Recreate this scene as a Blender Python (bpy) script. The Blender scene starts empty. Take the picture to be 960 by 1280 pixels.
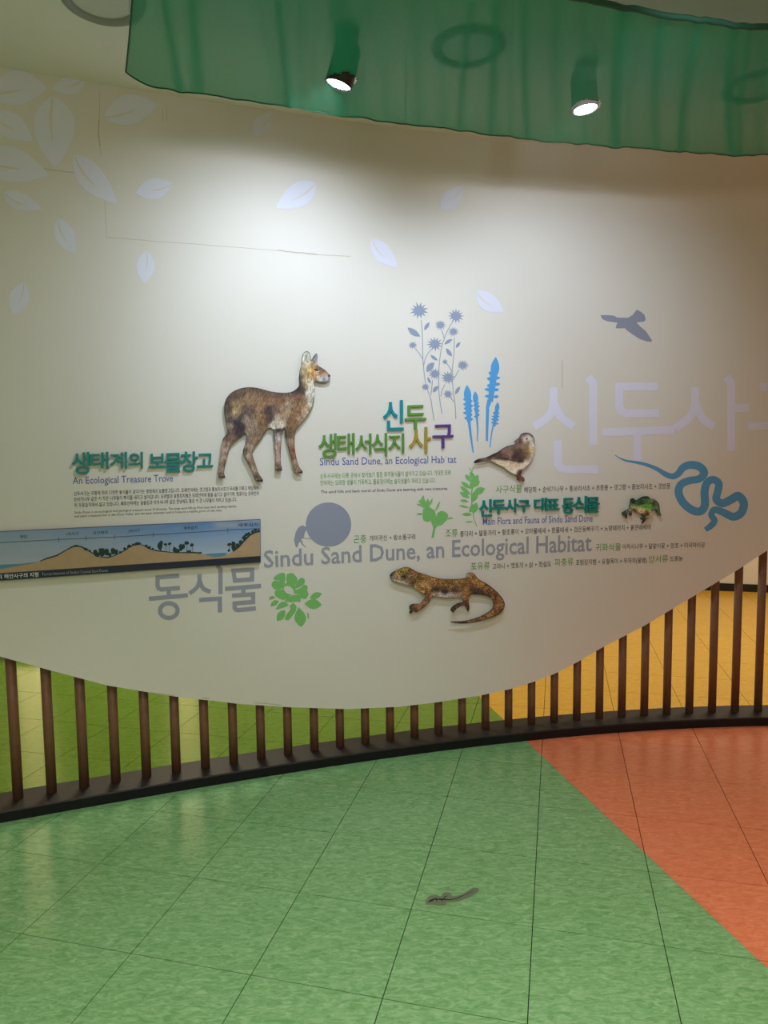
import bpy, bmesh, math, random
import numpy as np
from mathutils import Vector, Matrix, noise
from mathutils.geometry import tessellate_polygon, delaunay_2d_cdt

random.seed(7)
SC = bpy.context.scene
COL = SC.collection

# ---------------------------------------------------------------- camera, world, big lights, exposure
CAM_H = 1.6055; FPX = 879.39; PITCH = math.radians(4.7409); ROLL = math.radians(-0.6573)
cp, sp = math.cos(PITCH), math.sin(PITCH)
FWD = Vector((0, cp, -sp)); U0 = Vector((0, sp, cp)); X0 = Vector((1, 0, 0))
CX = math.cos(ROLL) * X0 + math.sin(ROLL) * U0
CU = -math.sin(ROLL) * X0 + math.cos(ROLL) * U0
cam_d = bpy.data.cameras.new('camera'); cam = bpy.data.objects.new('camera', cam_d); COL.objects.link(cam)
cam_d.sensor_fit = 'VERTICAL'; cam_d.sensor_height = 36.0; cam_d.lens = FPX / 1280 * 36.0
cam_d.clip_start = 0.05
M = Matrix((CX, CU, -FWD)).transposed().to_4x4(); M.translation = (0, 0, CAM_H)
cam.matrix_world = M
SC.camera = cam
wd = bpy.data.worlds.new('world'); SC.world = wd; wd.use_nodes = True
wd.node_tree.nodes['Background'].inputs[0].default_value = (1, 0.93, 0.82, 1)
wd.node_tree.nodes['Background'].inputs[1].default_value = 0.05
vs = SC.view_settings
vs.view_transform = 'Standard'; vs.look = 'None'; vs.gamma = 1.0; vs.use_curve_mapping = False
vs.exposure = 0.13
CEIL = 3.235

def area(name, loc, sx, sy, watts, col, rot=(0, 0, 0), spread=180):
    l = bpy.data.lights.new(name, 'AREA'); l.shape = 'RECTANGLE'; l.size = sx; l.size_y = sy
    l.energy = watts; l.color = col; l.spread = math.radians(spread)
    o = bpy.data.objects.new(name, l); COL.objects.link(o); o.location = loc; o.rotation_euler = rot
    return o
WARM = (1.0, 0.93, 0.82)
# unseen area lights, added as the room's ambient light, before and beyond the mural
area('ambient_area', (-2.6, 0.4, CEIL - .03), 1.2, 1.2, 19, (1.0, .82, .60), spread=110)
area('ambient_area', (0.3, 0.6, CEIL - .03), 1.2, 1.2, 38, WARM, spread=110)
area('ambient_area', (2.9, 0.9, CEIL - .03), 1.2, 1.2, 22, (1.0, .80, .62), spread=110)
area('ambient_area', (0.0, -2.2, CEIL - .03), 1.6, 1.2, 26, WARM)
area('ambient_area', (-1.6, 6.0, CEIL - .03), 1.0, 1.0, 75, (1, .93, .72))
area('ambient_area', (3.4, 5.6, CEIL - .03), 1.0, 1.0, 58, (1, .9, .74))
# two unseen cool spots, added to brighten the mural
def wash(loc, aim, watts, ang):
    l = bpy.data.lights.new('added_wash_spot', 'SPOT'); l.energy = watts; l.color = (.76, .85, 1.0); l.spot_size = math.radians(ang); l.spot_blend = 1.; l.shadow_soft_size = .06
    o = bpy.data.objects.new('added_wash_spot', l); COL.objects.link(o); o.location = loc
    o.rotation_euler = (Vector(aim) - Vector(loc)).to_track_quat('-Z', 'Y').to_euler()
wash((-.1, 1.3, 2.85), (-.25, 3.6, 1.85), 50, 58)
wash((1.0, 1.6, 2.85), (.95, 3.85, 2.3), 46, 58)
pl = bpy.data.lights.new('ceiling_fill', 'POINT'); pl.energy = 44; pl.color = (1, .94, .85); pl.shadow_soft_size = .25  # unseen fill light, added to brighten the ceiling and upper wall
po = bpy.data.objects.new('ceiling_fill', pl); COL.objects.link(po); po.location = (-.3, -1.2, 2.45)

# ---------------------------------------------------------------- geometry of the curved wall
PC = (-0.005477271, -0.045522841, 0.296659590, 3.694388516 + 0.021)
def D(u): return ((PC[0] * u + PC[1]) * u + PC[2]) * u + PC[3]
def dD(u): return (3 * PC[0] * u + 2 * PC[1]) * u + PC[2]
FACE = 0.062          # front face of the mural wall, measured from the slat line
def W(u, z, off=0.0):  # a point on (or off) the wall face
    d = dD(u); n = math.sqrt(1 + d * d)
    k = FACE + off
    return Vector((u + d / n * k, D(u) - k / n, z))
def L(u, z, k):        # same with a free offset from the slat line (towards the viewer)
    d = dD(u); n = math.sqrt(1 + d * d)
    return Vector((u + d / n * k, D(u) - k / n, z))
def ray(px, py):
    return CX * ((px - 480) / FPX) - CU * ((py - 640) / FPX) + FWD
def onz(px, py, z=0.0):
    d = ray(px, py); t = (z - CAM_H) / d.z
    return Vector((d.x * t, d.y * t, z))
def hit(px, py, off=0.0):   # image point of the survey -> (u, z) on the wall
    d = ray(px, py); k = FACE + off; lo, hi = .3, 12.
    for _ in range(40):
        m = (lo + hi) / 2; x, y = d.x * m, d.y * m
        g = dD(x); u = x - g / math.sqrt(1 + g * g) * k
        g = dD(u)
        if D(u) - k / math.sqrt(1 + g * g) < y: hi = m
        else: lo = m
    x = d.x * lo; g = dD(x); u = x - g / math.sqrt(1 + g * g) * k
    g = dD(u); u = x - g / math.sqrt(1 + g * g) * k
    return (u, CAM_H + d.z * lo)

# ---------------------------------------------------------------- helpers
def tag(o, label=None, cat=None, group=None, kind=None):
    if label: o['label'] = label
    if cat: o['category'] = cat
    if group: o['group'] = group
    if kind: o['kind'] = kind
    return o
def empty(name, loc, label=None, cat=None, group=None):
    o = bpy.data.objects.new(name, None); o.empty_display_size = .05; COL.objects.link(o); o.location = loc
    return tag(o, label, cat, group)
def link(name, me, mat=None, parent=None):
    o = bpy.data.objects.new(name, me); COL.objects.link(o)
    if mat is not None and not me.materials: me.materials.append(mat)
    if parent is not None:
        o.parent = parent
        o.matrix_parent_inverse = Matrix.Translation(-parent.location) if parent.type == 'EMPTY' else Matrix()
    return o
def pymesh(name, verts, faces, mat=None, parent=None, smooth=False):
    me = bpy.data.meshes.new(name); me.from_pydata([tuple(v) for v in verts], [], faces); me.update()
    if smooth: me.polygons.foreach_set('use_smooth', [True] * len(me.polygons))
    return link(name, me, mat, parent)
def lin(c):
    return tuple(((x / 255) / 12.92 if x / 255 <= .04045 else (((x / 255) + .055) / 1.055) ** 2.4) for x in c)
WALB = (.74, .705, .63)
def alb(px, wall=None):      # a colour read beside a known wall tone -> albedo
    a = lin(px)
    if wall is None: return a
    w = lin(wall); return tuple(min(.9, a[i] / w[i] * WALB[i]) for i in range(3))
def mat(name, col, rough=.6, spec=.35, noise_amt=0., scale=40., emit=None, strength=0., metal=0.):
    m = bpy.data.materials.new(name); m.use_nodes = True; nt = m.node_tree; b = nt.nodes['Principled BSDF']
    b.inputs['Base Color'].default_value = (*col, 1); b.inputs['Roughness'].default_value = rough
    b.inputs['Specular IOR Level'].default_value = spec; b.inputs['Metallic'].default_value = metal
    if emit: b.inputs['Emission Color'].default_value = (*emit, 1); b.inputs['Emission Strength'].default_value = strength
    if noise_amt:
        g = nt.nodes.new('ShaderNodeNewGeometry'); n = nt.nodes.new('ShaderNodeTexNoise'); n.inputs['Scale'].default_value = scale
        n.inputs['Detail'].default_value = 4
        r = nt.nodes.new('ShaderNodeMix'); r.data_type = 'RGBA'
        nt.links.new(g.outputs['Position'], n.inputs['Vector']); nt.links.new(n.outputs['Fac'], r.inputs['Factor'])
        r.inputs['A'].default_value = (*[max(0, c * (1 - noise_amt)) for c in col], 1)
        r.inputs['B'].default_value = (*[min(1, c * (1 + noise_amt)) for c in col], 1)
        nt.links.new(r.outputs['Result'], b.inputs['Base Color'])
    return m

def ngon_faces(loops):
    vs_ = [[Vector((p[0], p[1], 0)) for p in l] for l in loops]
    return [tuple(t) for t in tessellate_polygon(vs_)]
def plate(name, loops, m, parent=None, off=.0012, thick=0., px=True):
    """flat or solid piece following the wall; loops in picture survey coordinates (px) or wall (u,z)"""
    ft = off + thick
    uv = [[hit(p[0], p[1], ft) if px else p for p in l] for l in loops]
    flat = [p for l in uv for p in l]; n = len(flat)
    tris = ngon_faces(uv)
    out = []
    for t in tris:
        a, b, c = [flat[i] for i in t]
        ar = (b[0] - a[0]) * (c[1] - a[1]) - (c[0] - a[0]) * (b[1] - a[1])
        out.append(t if ar > 0 else t[::-1])
    verts = [W(p[0], p[1], ft) for p in flat]; faces = list(out)
    if thick > 0:
        verts += [W(p[0], p[1], off) for p in flat]
        faces += [tuple(i + n for i in t[::-1]) for t in out]
        k = 0
        for l in uv:
            c = len(l)
            for i in range(c):
                a, b = k + i, k + (i + 1) % c
                faces.append((a, a + n, b + n, b))
            k += c
    o = pymesh(name, verts, faces, m, parent)
    if thick > 0:
        bm = bmesh.new(); bm.from_mesh(o.data); bmesh.ops.recalc_face_normals(bm, faces=bm.faces); bm.to_mesh(o.data); bm.free()
    return o
def strip(name, top, bot, m, parent=None, off=.0012, thick=0.):
    """band between two px polylines with the same number of points"""
    ft = off + thick; n = len(top)
    T = [hit(p[0], p[1], ft) for p in top]; B = [hit(p[0], p[1], ft) for p in bot]
    v = [W(a, b, ft) for a, b in T] + [W(a, b, ft) for a, b in B]
    f = [(i, n + i, n + i + 1, i + 1) for i in range(n - 1)]
    if thick:
        v += [W(a, b, off) for a, b in T] + [W(a, b, off) for a, b in B]
        f += [(2 * n + i, 2 * n + i + 1, i + 1 + 0, i)[::-1] for i in range(n - 1)] + [(n + i, 3 * n + i, 3 * n + i + 1, n + i + 1) for i in range(n - 1)]
        f += [(0, 2 * n, 3 * n, n), (n - 1, 2 * n - 1, 4 * n - 1, 3 * n - 1)] + [(2 * n + i, 2 * n + i + 1, 3 * n + i + 1, 3 * n + i) for i in range(n - 1)]
    o = pymesh(name, v, f, m, parent)
    if thick:
        bm = bmesh.new(); bm.from_mesh(o.data); bmesh.ops.recalc_face_normals(bm, faces=bm.faces); bm.to_mesh(o.data); bm.free()
    return o
def merge(name, objs, parent=None, m=None):
    """join several small meshes into one part"""
    verts = []; faces = []
    for o in objs:
        b = len(verts); verts += [v.co.copy() for v in o.data.vertices]
        faces += [tuple(i + b for i in p.vertices) for p in o.data.polygons]
    mm = m or objs[0].data.materials[0]
    for o in objs: bpy.data.objects.remove(o)
    return pymesh(name, verts, faces, mm, parent)
def cr(x0, y0, s, pts):     # enlarged-crop coordinates -> picture coordinates
    return [(x0 + p[0] / s, y0 + p[1] / s) + tuple(p[2:]) for p in pts]
def smoothpts(pts, n=4, closed=False):
    out = []; N = len(pts)
    rng = range(N) if closed else range(N - 1)
    for i in rng:
        p0 = pts[(i - 1) % N] if closed or i > 0 else pts[i]
        p1 = pts[i]; p2 = pts[(i + 1) % N]
        p3 = pts[(i + 2) % N] if closed or i + 2 < N else p2
        for k in range(n):
            t = k / n
            out.append(tuple(.5 * ((2 * b) + (-a + c) * t + (2 * a - 5 * b + 4 * c - d) * t * t + (-a + 3 * b - 3 * c + d) * t ** 3)
                             for a, b, c, d in zip(p0, p1, p2, p3)))
    if not closed: out.append(tuple(pts[-1]))
    return out
def ribbon(pts, w=None, closed=False):
    """polyline -> outline; pts may carry their own width as a third value"""
    P = [Vector(p[:2]) for p in pts]; N = len(P); Lf = []; Rt = []
    for i in range(N):
        a = P[(i - 1) % N] if closed or i > 0 else P[i]; b = P[(i + 1) % N] if closed or i < N - 1 else P[i]
        d1 = (P[i] - a); d2 = (b - P[i])
        if d1.length < 1e-6: d1 = d2
        if d2.length < 1e-6: d2 = d1
        n1 = Vector((-d1.y, d1.x)).normalized(); n2 = Vector((-d2.y, d2.x)).normalized()
        n = (n1 + n2); n = n.normalized() if n.length > 1e-6 else n1
        k = 1 / max(.45, n.dot(n1)); ww = (pts[i][2] if len(pts[i]) > 2 else w) / 2
        Lf.append(tuple(P[i] + n * ww * k)); Rt.append(tuple(P[i] - n * ww * k))
    return Lf, Rt
def strokes(name, lines, w, m, parent=None, off=.0012, thick=0.):
    """several ribbons as one mesh on the wall"""
    verts = []; faces = []; ft = off + thick
    for pts in lines:
        cl = pts[0][:2] == pts[-1][:2] and len(pts) > 3
        q = []
        for a, b in zip(pts, pts[1:]):
            n_ = max(1, int(math.hypot(b[0] - a[0], b[1] - a[1]) / 9)); q += [tuple(x + (y - x) * i / n_ for x, y in zip(a, b)) for i in range(n_)]
        if not cl: q.append(pts[-1])
        l, r = ribbon(q, w, cl); n = len(l); b = len(verts)
        for p in l: verts.append(W(*hit(p[0], p[1], ft), ft))
        for p in r: verts.append(W(*hit(p[0], p[1], ft), ft))
        for i in range(n if cl else n - 1):
            j = (i + 1) % n
            faces.append((b + i, b + j, b + n + j, b + n + i))
    return pymesh(name, verts, faces, m, parent)
def leafpts(a, b, w, bend=0., peak=.45, n=9):
    a = Vector(a); b = Vector(b); d = b - a; nrm = Vector((-d.y, d.x)).normalized()
    up = []; dn = []
    for i in range(1, n):
        t = i / n
        tt = t ** (math.log(.5) / math.log(peak))
        h = math.sin(math.pi * tt) ** .9 * w / 2; c = math.sin(math.pi * t) * bend
        up.append(tuple(a + d * t + nrm * (c + h))); dn.append(tuple(a + d * t + nrm * (c - h)))
    return [tuple(a)] + up + [tuple(b)] + dn[::-1]

# text ----------------------------------------------------------
def text_mesh(body, offset=0., extrude=0., res=2):
    cu = bpy.data.curves.new('t', 'FONT'); cu.body = body; cu.resolution_u = res; cu.offset = offset; cu.extrude = extrude
    o = bpy.data.objects.new('t', cu); COL.objects.link(o)
    bpy.context.view_layer.update(); dg = bpy.context.evaluated_depsgraph_get()
    me = o.evaluated_get(dg).to_mesh()
    v = [tuple(x.co) for x in me.vertices]; f = [tuple(p.vertices) for p in me.polygons]
    o.evaluated_get(dg).to_mesh_clear(); bpy.data.objects.remove(o); bpy.data.curves.remove(cu)
    return v, f
def text_line(name, body, p0, p1, h, m, parent=None, off=.0012, offset=0., capref=None):
    """baseline p0->p1 (picture survey), h = height of the tallest glyph in px"""
    v, f = text_mesh(body, offset)
    x0 = min(a[0] for a in v); x1 = max(a[0] for a in v); y1 = capref or max(a[1] for a in v)
    A = hit(*p0, off); B = hit(*p1, off); T = hit(p0[0], p0[1] - h, off); T2 = hit(p1[0], p1[1] - h, off)
    out = []
    for x, y, _ in v:
        t = (x - x0) / (x1 - x0); hh = ((T[1] - A[1]) * (1 - t) + (T2[1] - B[1]) * t)
        out.append(W(A[0] + (B[0] - A[0]) * t, A[1] + (B[1] - A[1]) * t + y / y1 * hh, off))
    return pymesh(name, out, f, m, parent)
def raised_letter(ch, box, m, parent, offset=.035, thick=.012, skew=-.03, name='letter'):
    v, f = text_mesh(ch, offset, .5, 3)
    xs = [a[0] for a in v]; ys = [a[1] for a in v]; x0, x1, y0, y1 = min(xs), max(xs), min(ys), max(ys)
    bx0, by0, bx1, by1 = box; ft = .001 + thick; w = bx1 - bx0; cache = {}
    out = []
    for x, y, z in v:
        px_ = bx0 + (x - x0) / (x1 - x0) * w; py_ = by1 - (y - y0) / (y1 - y0) * (by1 - by0) + (px_ - (bx0 + bx1) / 2) * skew
        key = (round(px_, 3), round(py_, 3))
        if key not in cache: cache[key] = hit(px_, py_, ft)
        out.append(W(*cache[key], ft if z > 0 else .001))
    return pymesh(name, out, f, m, parent)

# ---------------------------------------------------------------- materials
def wall_material():
    m = bpy.data.materials.new('painted_canvas_wall'); m.use_nodes = True; nt = m.node_tree; b = nt.nodes['Principled BSDF']
    N = nt.nodes.new; K = nt.links.new
    g = N('ShaderNodeNewGeometry')
    n1 = N('ShaderNodeTexNoise'); n1.inputs['Scale'].default_value = 1.3; n1.inputs['Detail'].default_value = 5; K(g.outputs['Position'], n1.inputs['Vector'])
    mx = N('ShaderNodeMix'); mx.data_type = 'RGBA'; K(n1.outputs['Fac'], mx.inputs['Factor'])
    mx.inputs['A'].default_value = (.71, .685, .615, 1); mx.inputs['B'].default_value = (.75, .735, .69, 1)
    K(mx.outputs['Result'], b.inputs['Base Color'])
    mp = N('ShaderNodeMapping'); mp.inputs['Scale'].default_value = (1, 1, 3.2); K(g.outputs['Position'], mp.inputs['Vector'])
    n2 = N('ShaderNodeTexNoise'); n2.inputs['Scale'].default_value = 90; n2.inputs['Detail'].default_value = 3; K(mp.outputs[0], n2.inputs['Vector'])
    bp = N('ShaderNodeBump'); bp.inputs['Strength'].default_value = .12; bp.inputs['Distance'].default_value = .004
    K(n2.outputs['Fac'], bp.inputs['Height']); K(bp.outputs[0], b.inputs['Normal'])
    b.inputs['Roughness'].default_value = .62; b.inputs['Specular IOR Level'].default_value = .3
    return m
def tile_material(name, c1, c2, rough=.21):
    m = bpy.data.materials.new(name); m.use_nodes = True; nt = m.node_tree; b = nt.nodes['Principled BSDF']
    N = nt.nodes.new; K = nt.links.new
    g = N('ShaderNodeNewGeometry'); mp = N('ShaderNodeMapping'); mp.inputs['Scale'].default_value = (22, 60, 22)
    mp.inputs['Rotation'].default_value = (0, 0, .24); K(g.outputs['Position'], mp.inputs['Vector'])
    n1 = N('ShaderNodeTexNoise'); n1.inputs['Scale'].default_value = 1.0; n1.inputs['Detail'].default_value = 7; n1.inputs['Roughness'].default_value = .7
    n1.inputs['Distortion'].default_value = 1.2; K(mp.outputs[0], n1.inputs['Vector'])
    r = N('ShaderNodeValToRGB'); r.color_ramp.elements[0].position = .38; r.color_ramp.elements[1].position = .74
    r.color_ramp.elements[0].color = (*c1, 1); r.color_ramp.elements[1].color = (*c2, 1)
    K(n1.outputs['Fac'], r.inputs[0]); K(r.outputs[0], b.inputs['Base Color'])
    mr = N('ShaderNodeMapRange'); mr.inputs['To Min'].default_value = rough - .04; mr.inputs['To Max'].default_value = rough + .1
    K(n1.outputs['Fac'], mr.inputs['Value']); K(mr.outputs[0], b.inputs['Roughness'])
    b.inputs['Specular IOR Level'].default_value = .42
    return m
M_WALL = wall_material()
M_GREEN = tile_material('green_marbled_tile', (.11, .28, .10), (.27, .475, .25))
M_ORANGE = tile_material('orange_marbled_tile', (.56, .15, .065), (.72, .25, .14))
M_OLIVE = tile_material('olive_marbled_tile', (.105, .225, .015), (.21, .35, .05))
M_YELLOW = tile_material('yellow_marbled_tile', (.62, .33, .015), (.80, .50, .08))
M_JOINT = mat('dark_tile_joint', (.015, .03, .018), .9)
M_CEIL = mat('ceiling_paint', (.82, .80, .74), .8, .2, .03, 6)
M_PLAIN = mat('plain_wall_paint', (.72, .66, .58), .8, .2, .03, 4)
M_BLACK = mat('black_skirting', (.012, .011, .012), .45, .4)
M_CURB = mat('dark_curb', (.018, .014, .014), .5, .35, .3, 14)
M_CURBSIDE = mat('black_curb_side', (.006, .006, .008), .5, .3)
M_WOOD = mat('brown_painted_wood', (.19, .092, .054), .45, .35, .25, 30)
M_LEAF = mat('pale_lilac_vinyl', (.74, .76, .88), .6)
M_PALE = mat('pale_lilac_lettering', (.76, .77, .95), .6)
M_GREY = mat('slate_blue_vinyl', (.29, .32, .42), .6)
M_GREYT = mat('slate_grey_vinyl', (.32, .34, .41), .6)
M_STEEL = mat('grey_blue_flower_vinyl', (.26, .325, .45), .6)
M_SKY = mat('sky_blue_vinyl', (.085, .36, .75), .6)
M_SNAKE = mat('blue_snake_vinyl', (.10, .34, .60), .6)
M_LEAFG = mat('light_green_vinyl', (.20, .53, .16), .6)
M_TEALP = mat('teal_raised', (.0, .23, .20), .4, .4)
M_TEAL2 = mat('bright_teal_raised', (.0, .26, .32), .4, .4)
M_GRN2 = mat('leaf_green_raised', (.11, .30, .05), .4, .4)
M_OCHRE = mat('ochre_raised', (.40, .30, .04), .4, .4)
M_PURP = mat('purple_raised', (.11, .045, .25), .4, .4)
M_INK = mat('black_ink', (.03, .03, .035), .6)
M_INK2 = mat('soft_black_ink', (.12, .115, .11), .6)
M_BLUEI = mat('blue_ink', (.12, .14, .42), .6)
M_GREENI = mat('green_ink', (.12, .36, .06), .6)
M_WHITEI = mat('white_ink', (.75, .75, .75), .6)
M_SPACER = mat('white_spacer', (.6, .6, .58), .5)

# ---------------------------------------------------------------- floor
floor = pymesh('floor', [(-5.5, -4, -.012), (6.5, -4, -.012), (6.5, 11, -.012), (-5.5, 11, -.012)], [(0, 1, 2, 3)], M_JOINT)
tag(floor, kind='structure')
TH = -0.2422859; OX = -1.51151855; OY = 7.07412121; TS = .42
def gridpt(i, j):
    c, s = math.cos(TH), math.sin(TH)
    return Vector(((OX + c * i + s * j) * TS, (OY + s * i - c * j) * TS))
def clip(poly, p, n):
    """keep the side where (q-p).n >= 0"""
    out = []
    for i in range(len(poly)):
        a, b = poly[i], poly[(i + 1) % len(poly)]
        da, db = (a - p).dot(n), (b - p).dot(n)
        if da >= 0: out.append(a)
        if (da >= 0) != (db >= 0): out.append(a + (b - a) * (da / (da - db)))
    return out
def area2(poly):
    return abs(sum(poly[i].x * poly[(i + 1) % len(poly)].y - poly[(i + 1) % len(poly)].x * poly[i].y for i in range(len(poly)))) / 2
def inview(x, y, z=0.):
    d = Vector((x, y, z - CAM_H)); w = d.dot(FWD)
    if w < .3: return False
    px = 480 + FPX * d.dot(CX) / w; py = 640 - FPX * d.dot(CU) / w
    return -60 < px < 1020 and py < 1340
BP = Vector((1.178, 2.04)); BN = Vector((1.0, .2265)).normalized()      # colour border between green and orange
def prism(poly, z0=-.012, z1=0.):
    n = len(poly); b = .0
    cen = sum(poly, Vector((0, 0))) / n
    top = [p.copy() for p in poly]
    v = [(p.x, p.y, z0) for p in poly] + [(p.x, p.y, z1) for p in poly]
    f = [tuple(range(n, 2 * n))]
    for i in range(n):
        j = (i + 1) % n
        f.append((i, j, n + j, n + i))
    return v, f
GAP = .0015
far_v = {}; shared = {}
def add_tile(poly, m, full_key=None, cen=None):
    if area2(poly) < .0006: return
    c = sum(poly, Vector((0, 0))) / len(poly)
    vis = any(inview(p.x, p.y) for p in poly) and c.y > 1.2 and not (c.y > D(c.x) and c.y > 8.6)
    if c.y > D(c.x):      # beyond the mural only what shows under its edge
        d = Vector((c.x, c.y, -CAM_H)); w = d.dot(FWD); px = 480 + FPX * d.dot(CX) / w; py = 640 - FPX * d.dot(CU) / w
        edge = 690 if px > 950 else (730 if px > 850 else 800)
        vis = vis and py > edge - 25 and not (px < 600 and py < 815)
    if not vis:
        v, f = prism(poly); V, F_ = far_v.setdefault(m.name, ([], [])); b = len(V); V += v; F_ += [tuple(i + b for i in t) for t in f]
        return
    if full_key:
        key = (m.name, full_key)
        if key not in shared:
            v, f = prism([p - cen for p in poly]); me = bpy.data.meshes.new('tile'); me.from_pydata(v, [], f); me.materials.append(m); shared[key] = me
        o = bpy.data.objects.new('tile', shared[key]); COL.objects.link(o); o.location = (cen.x, cen.y, 0); o.parent = floor
    else:
        v, f = prism(poly); pymesh('tile', v, f, m, floor)
for i in range(-12, 22):
    for j in range(-14, 16):
        cc = gridpt(i + .5, j + .5)
        if not (-5.2 < cc.x < 6.2 and -1.5 < cc.y < 9.8): continue
        g = GAP / TS
        poly = [gridpt(i + g, j + g), gridpt(i + 1 - g, j + g), gridpt(i + 1 - g, j + 1 - g), gridpt(i + g, j + 1 - g)]
        if (poly[1] - poly[0]).cross(poly[2] - poly[1]) < 0: poly = poly[::-1]
        sides = []
        ds = [(p.y - D(p.x)) for p in poly]
        if max(ds) < 0: sides = [(poly, 'f', True)]
        elif min(ds) > 0: sides = [(poly, 'b', True)]
        else:
            t = Vector((1, dD(cc.x))).normalized(); nn = Vector((-t.y, t.x)); p0 = Vector((cc.x, D(cc.x)))
            sides = [(clip(poly, p0, -nn), 'f', False), (clip(poly, p0, nn), 'b', False)]
        for q, sd, full in sides:
            if len(q) < 3: continue
            db = [(p - BP).dot(BN) for p in q]
            mr = M_ORANGE if sd == 'f' else M_YELLOW; ml = M_GREEN if sd == 'f' else M_OLIVE
            if min(db) >= 0: add_tile(q, mr, 'q' if full else None, cc)
            elif max(db) <= 0: add_tile(q, ml, 'q' if full else None, cc)
            else:
                r_ = clip(q, BP + BN * .0004, BN); l_ = clip(q, BP - BN * .0004, -BN)
                if len(r_) > 2: add_tile(r_, mr)
                if len(l_) > 2: add_tile(l_, ml)
for nm, (V, F_) in far_v.items():
    o = pymesh('distant_tiles', V, F_, bpy.data.materials[nm], floor); o['kind'] = 'stuff'

# ---------------------------------------------------------------- room shell
def box(name, x0, y0, z0, x1, y1, z1, m, parent=None):
    v = [(x, y, z) for z in (z0, z1) for x, y in ((x0, y0), (x1, y0), (x1, y1), (x0, y1))]
    f = [(3, 2, 1, 0), (4, 5, 6, 7), (0, 1, 5, 4), (1, 2, 6, 5), (2, 3, 7, 6), (3, 0, 4, 7)]
    return pymesh(name, v, f, m, parent)
tag(box('ceiling', -5.5, -4, CEIL, 6.5, 11, CEIL + .1, M_CEIL), kind='structure')
tag(box('wall_left', -5.6, -4, -.012, -5.5, 11, CEIL, M_PLAIN), kind='structure')
tag(box('wall_right', 6.5, -4, -.012, 6.6, 11, CEIL, M_PLAIN), kind='structure')
tag(box('wall_front', -5.5, -4.1, -.012, 6.5, -4, CEIL, M_PLAIN), kind='structure')
# far wall beyond the mural: a straight wall seen under the mural edge at the right
fa = Vector((3.857, 7.955)); fd = Vector((.3651, -.1149)).normalized(); fn = Vector((-fd.y, fd.x))
def farp(t, o=0.): q = fa + fd * t + fn * o; return (q.x, q.y)
def farbox(name, t0, t1, z0, z1, o0, o1, m, parent=None):
    c = [farp(t0, o0), farp(t1, o0), farp(t1, o1), farp(t0, o1)]
    v = [(x, y, z) for z in (z0, z1) for x, y in c]
    return pymesh(name, v, [(3, 2, 1, 0), (4, 5, 6, 7), (0, 1, 5, 4), (1, 2, 6, 5), (2, 3, 7, 6), (3, 0, 4, 7)], m, parent)
tag(farbox('wall_back', -9.8, 2.77, -.012, CEIL, 0, .1, M_PLAIN), kind='structure')
tag(farbox('baseboard_back', -9.8, 2.77, 0, .085, -.015, 0, M_BLACK), kind='structure')
# two unseen glowing columns, added so that their reflections streak the floor
M_STREAK = mat('streak_column_glow', (.8, .8, .7), .3, emit=(1, .70, .34), strength=1.5)
M_FRAME = mat('column_frame_paint', (.5, .46, .4), .5)
def add_streak_column(px, dist, w, lab):
    d = ray(px, 900); k = dist / math.hypot(d.x, d.y); x, y = d.x * k, d.y * k
    r = empty('streak_column', (x, y, 0), lab, 'light column')
    box('base', x - w * .8, y - w * .8, 0, x + w * .8, y + w * .8, .06, M_FRAME, r)
    box('diffuser', x - w / 2, y - w / 2, .06, x + w / 2, y + w / 2, 2.5, M_STREAK, r)
    box('cap', x - w * .6, y - w * .6, 2.5, x + w * .6, y + w * .6, 2.54, M_FRAME, r)
add_streak_column(41, 6.3, .15, 'added glowing column, unseen behind the mural at far left, for a streak in the olive floor')
add_streak_column(234, 6.3, .15, 'added glowing column, unseen behind the mural left of centre, for a streak in the olive floor')

# ---------------------------------------------------------------- curb and slats
def sweep(name, u0, u1, n, prof, m, parent=None):
    """prof: closed loop of (offset towards viewer, z)"""
    k = len(prof); v = []; f = []
    for i in range(n + 1):
        u = u0 + (u1 - u0) * i / n
        v += [L(u, z, o) for o, z in prof]
    for i in range(n):
        for a in range(k):
            b = (a + 1) % k
            f.append((i * k + a, i * k + b, (i + 1) * k + b, (i + 1) * k + a))
    f += [tuple(range(k - 1, -1, -1)), tuple(n * k + a for a in range(k))]
    o = pymesh(name, v, f, m, parent)
    bm = bmesh.new(); bm.from_mesh(o.data); bmesh.ops.recalc_face_normals(bm, faces=bm.faces); bm.to_mesh(o.data); bm.free()
    return o
CH = .051
curb = sweep('curved_curb', -3.1, 3.2, 90, [(.112, 0), (.112, CH - .007), (-.09, CH - .007), (-.09, 0)], M_CURBSIDE)
tag(curb, 'low black curved curb on the floor carrying the round brown poles', 'curb')
sweep('curb_top', -3.1, 3.2, 90, [(.112, CH - .0065), (.109, CH), (-.087, CH), (-.09, CH - .0065)], M_CURB, curb)

def arc(u0, u1, n=200):
    s = 0
    for i in range(n):
        a = u0 + (u1 - u0) * i / n; b = u0 + (u1 - u0) * (i + 1) / n
        s += math.hypot(b - a, D(b) - D(a))
    return s
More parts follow.
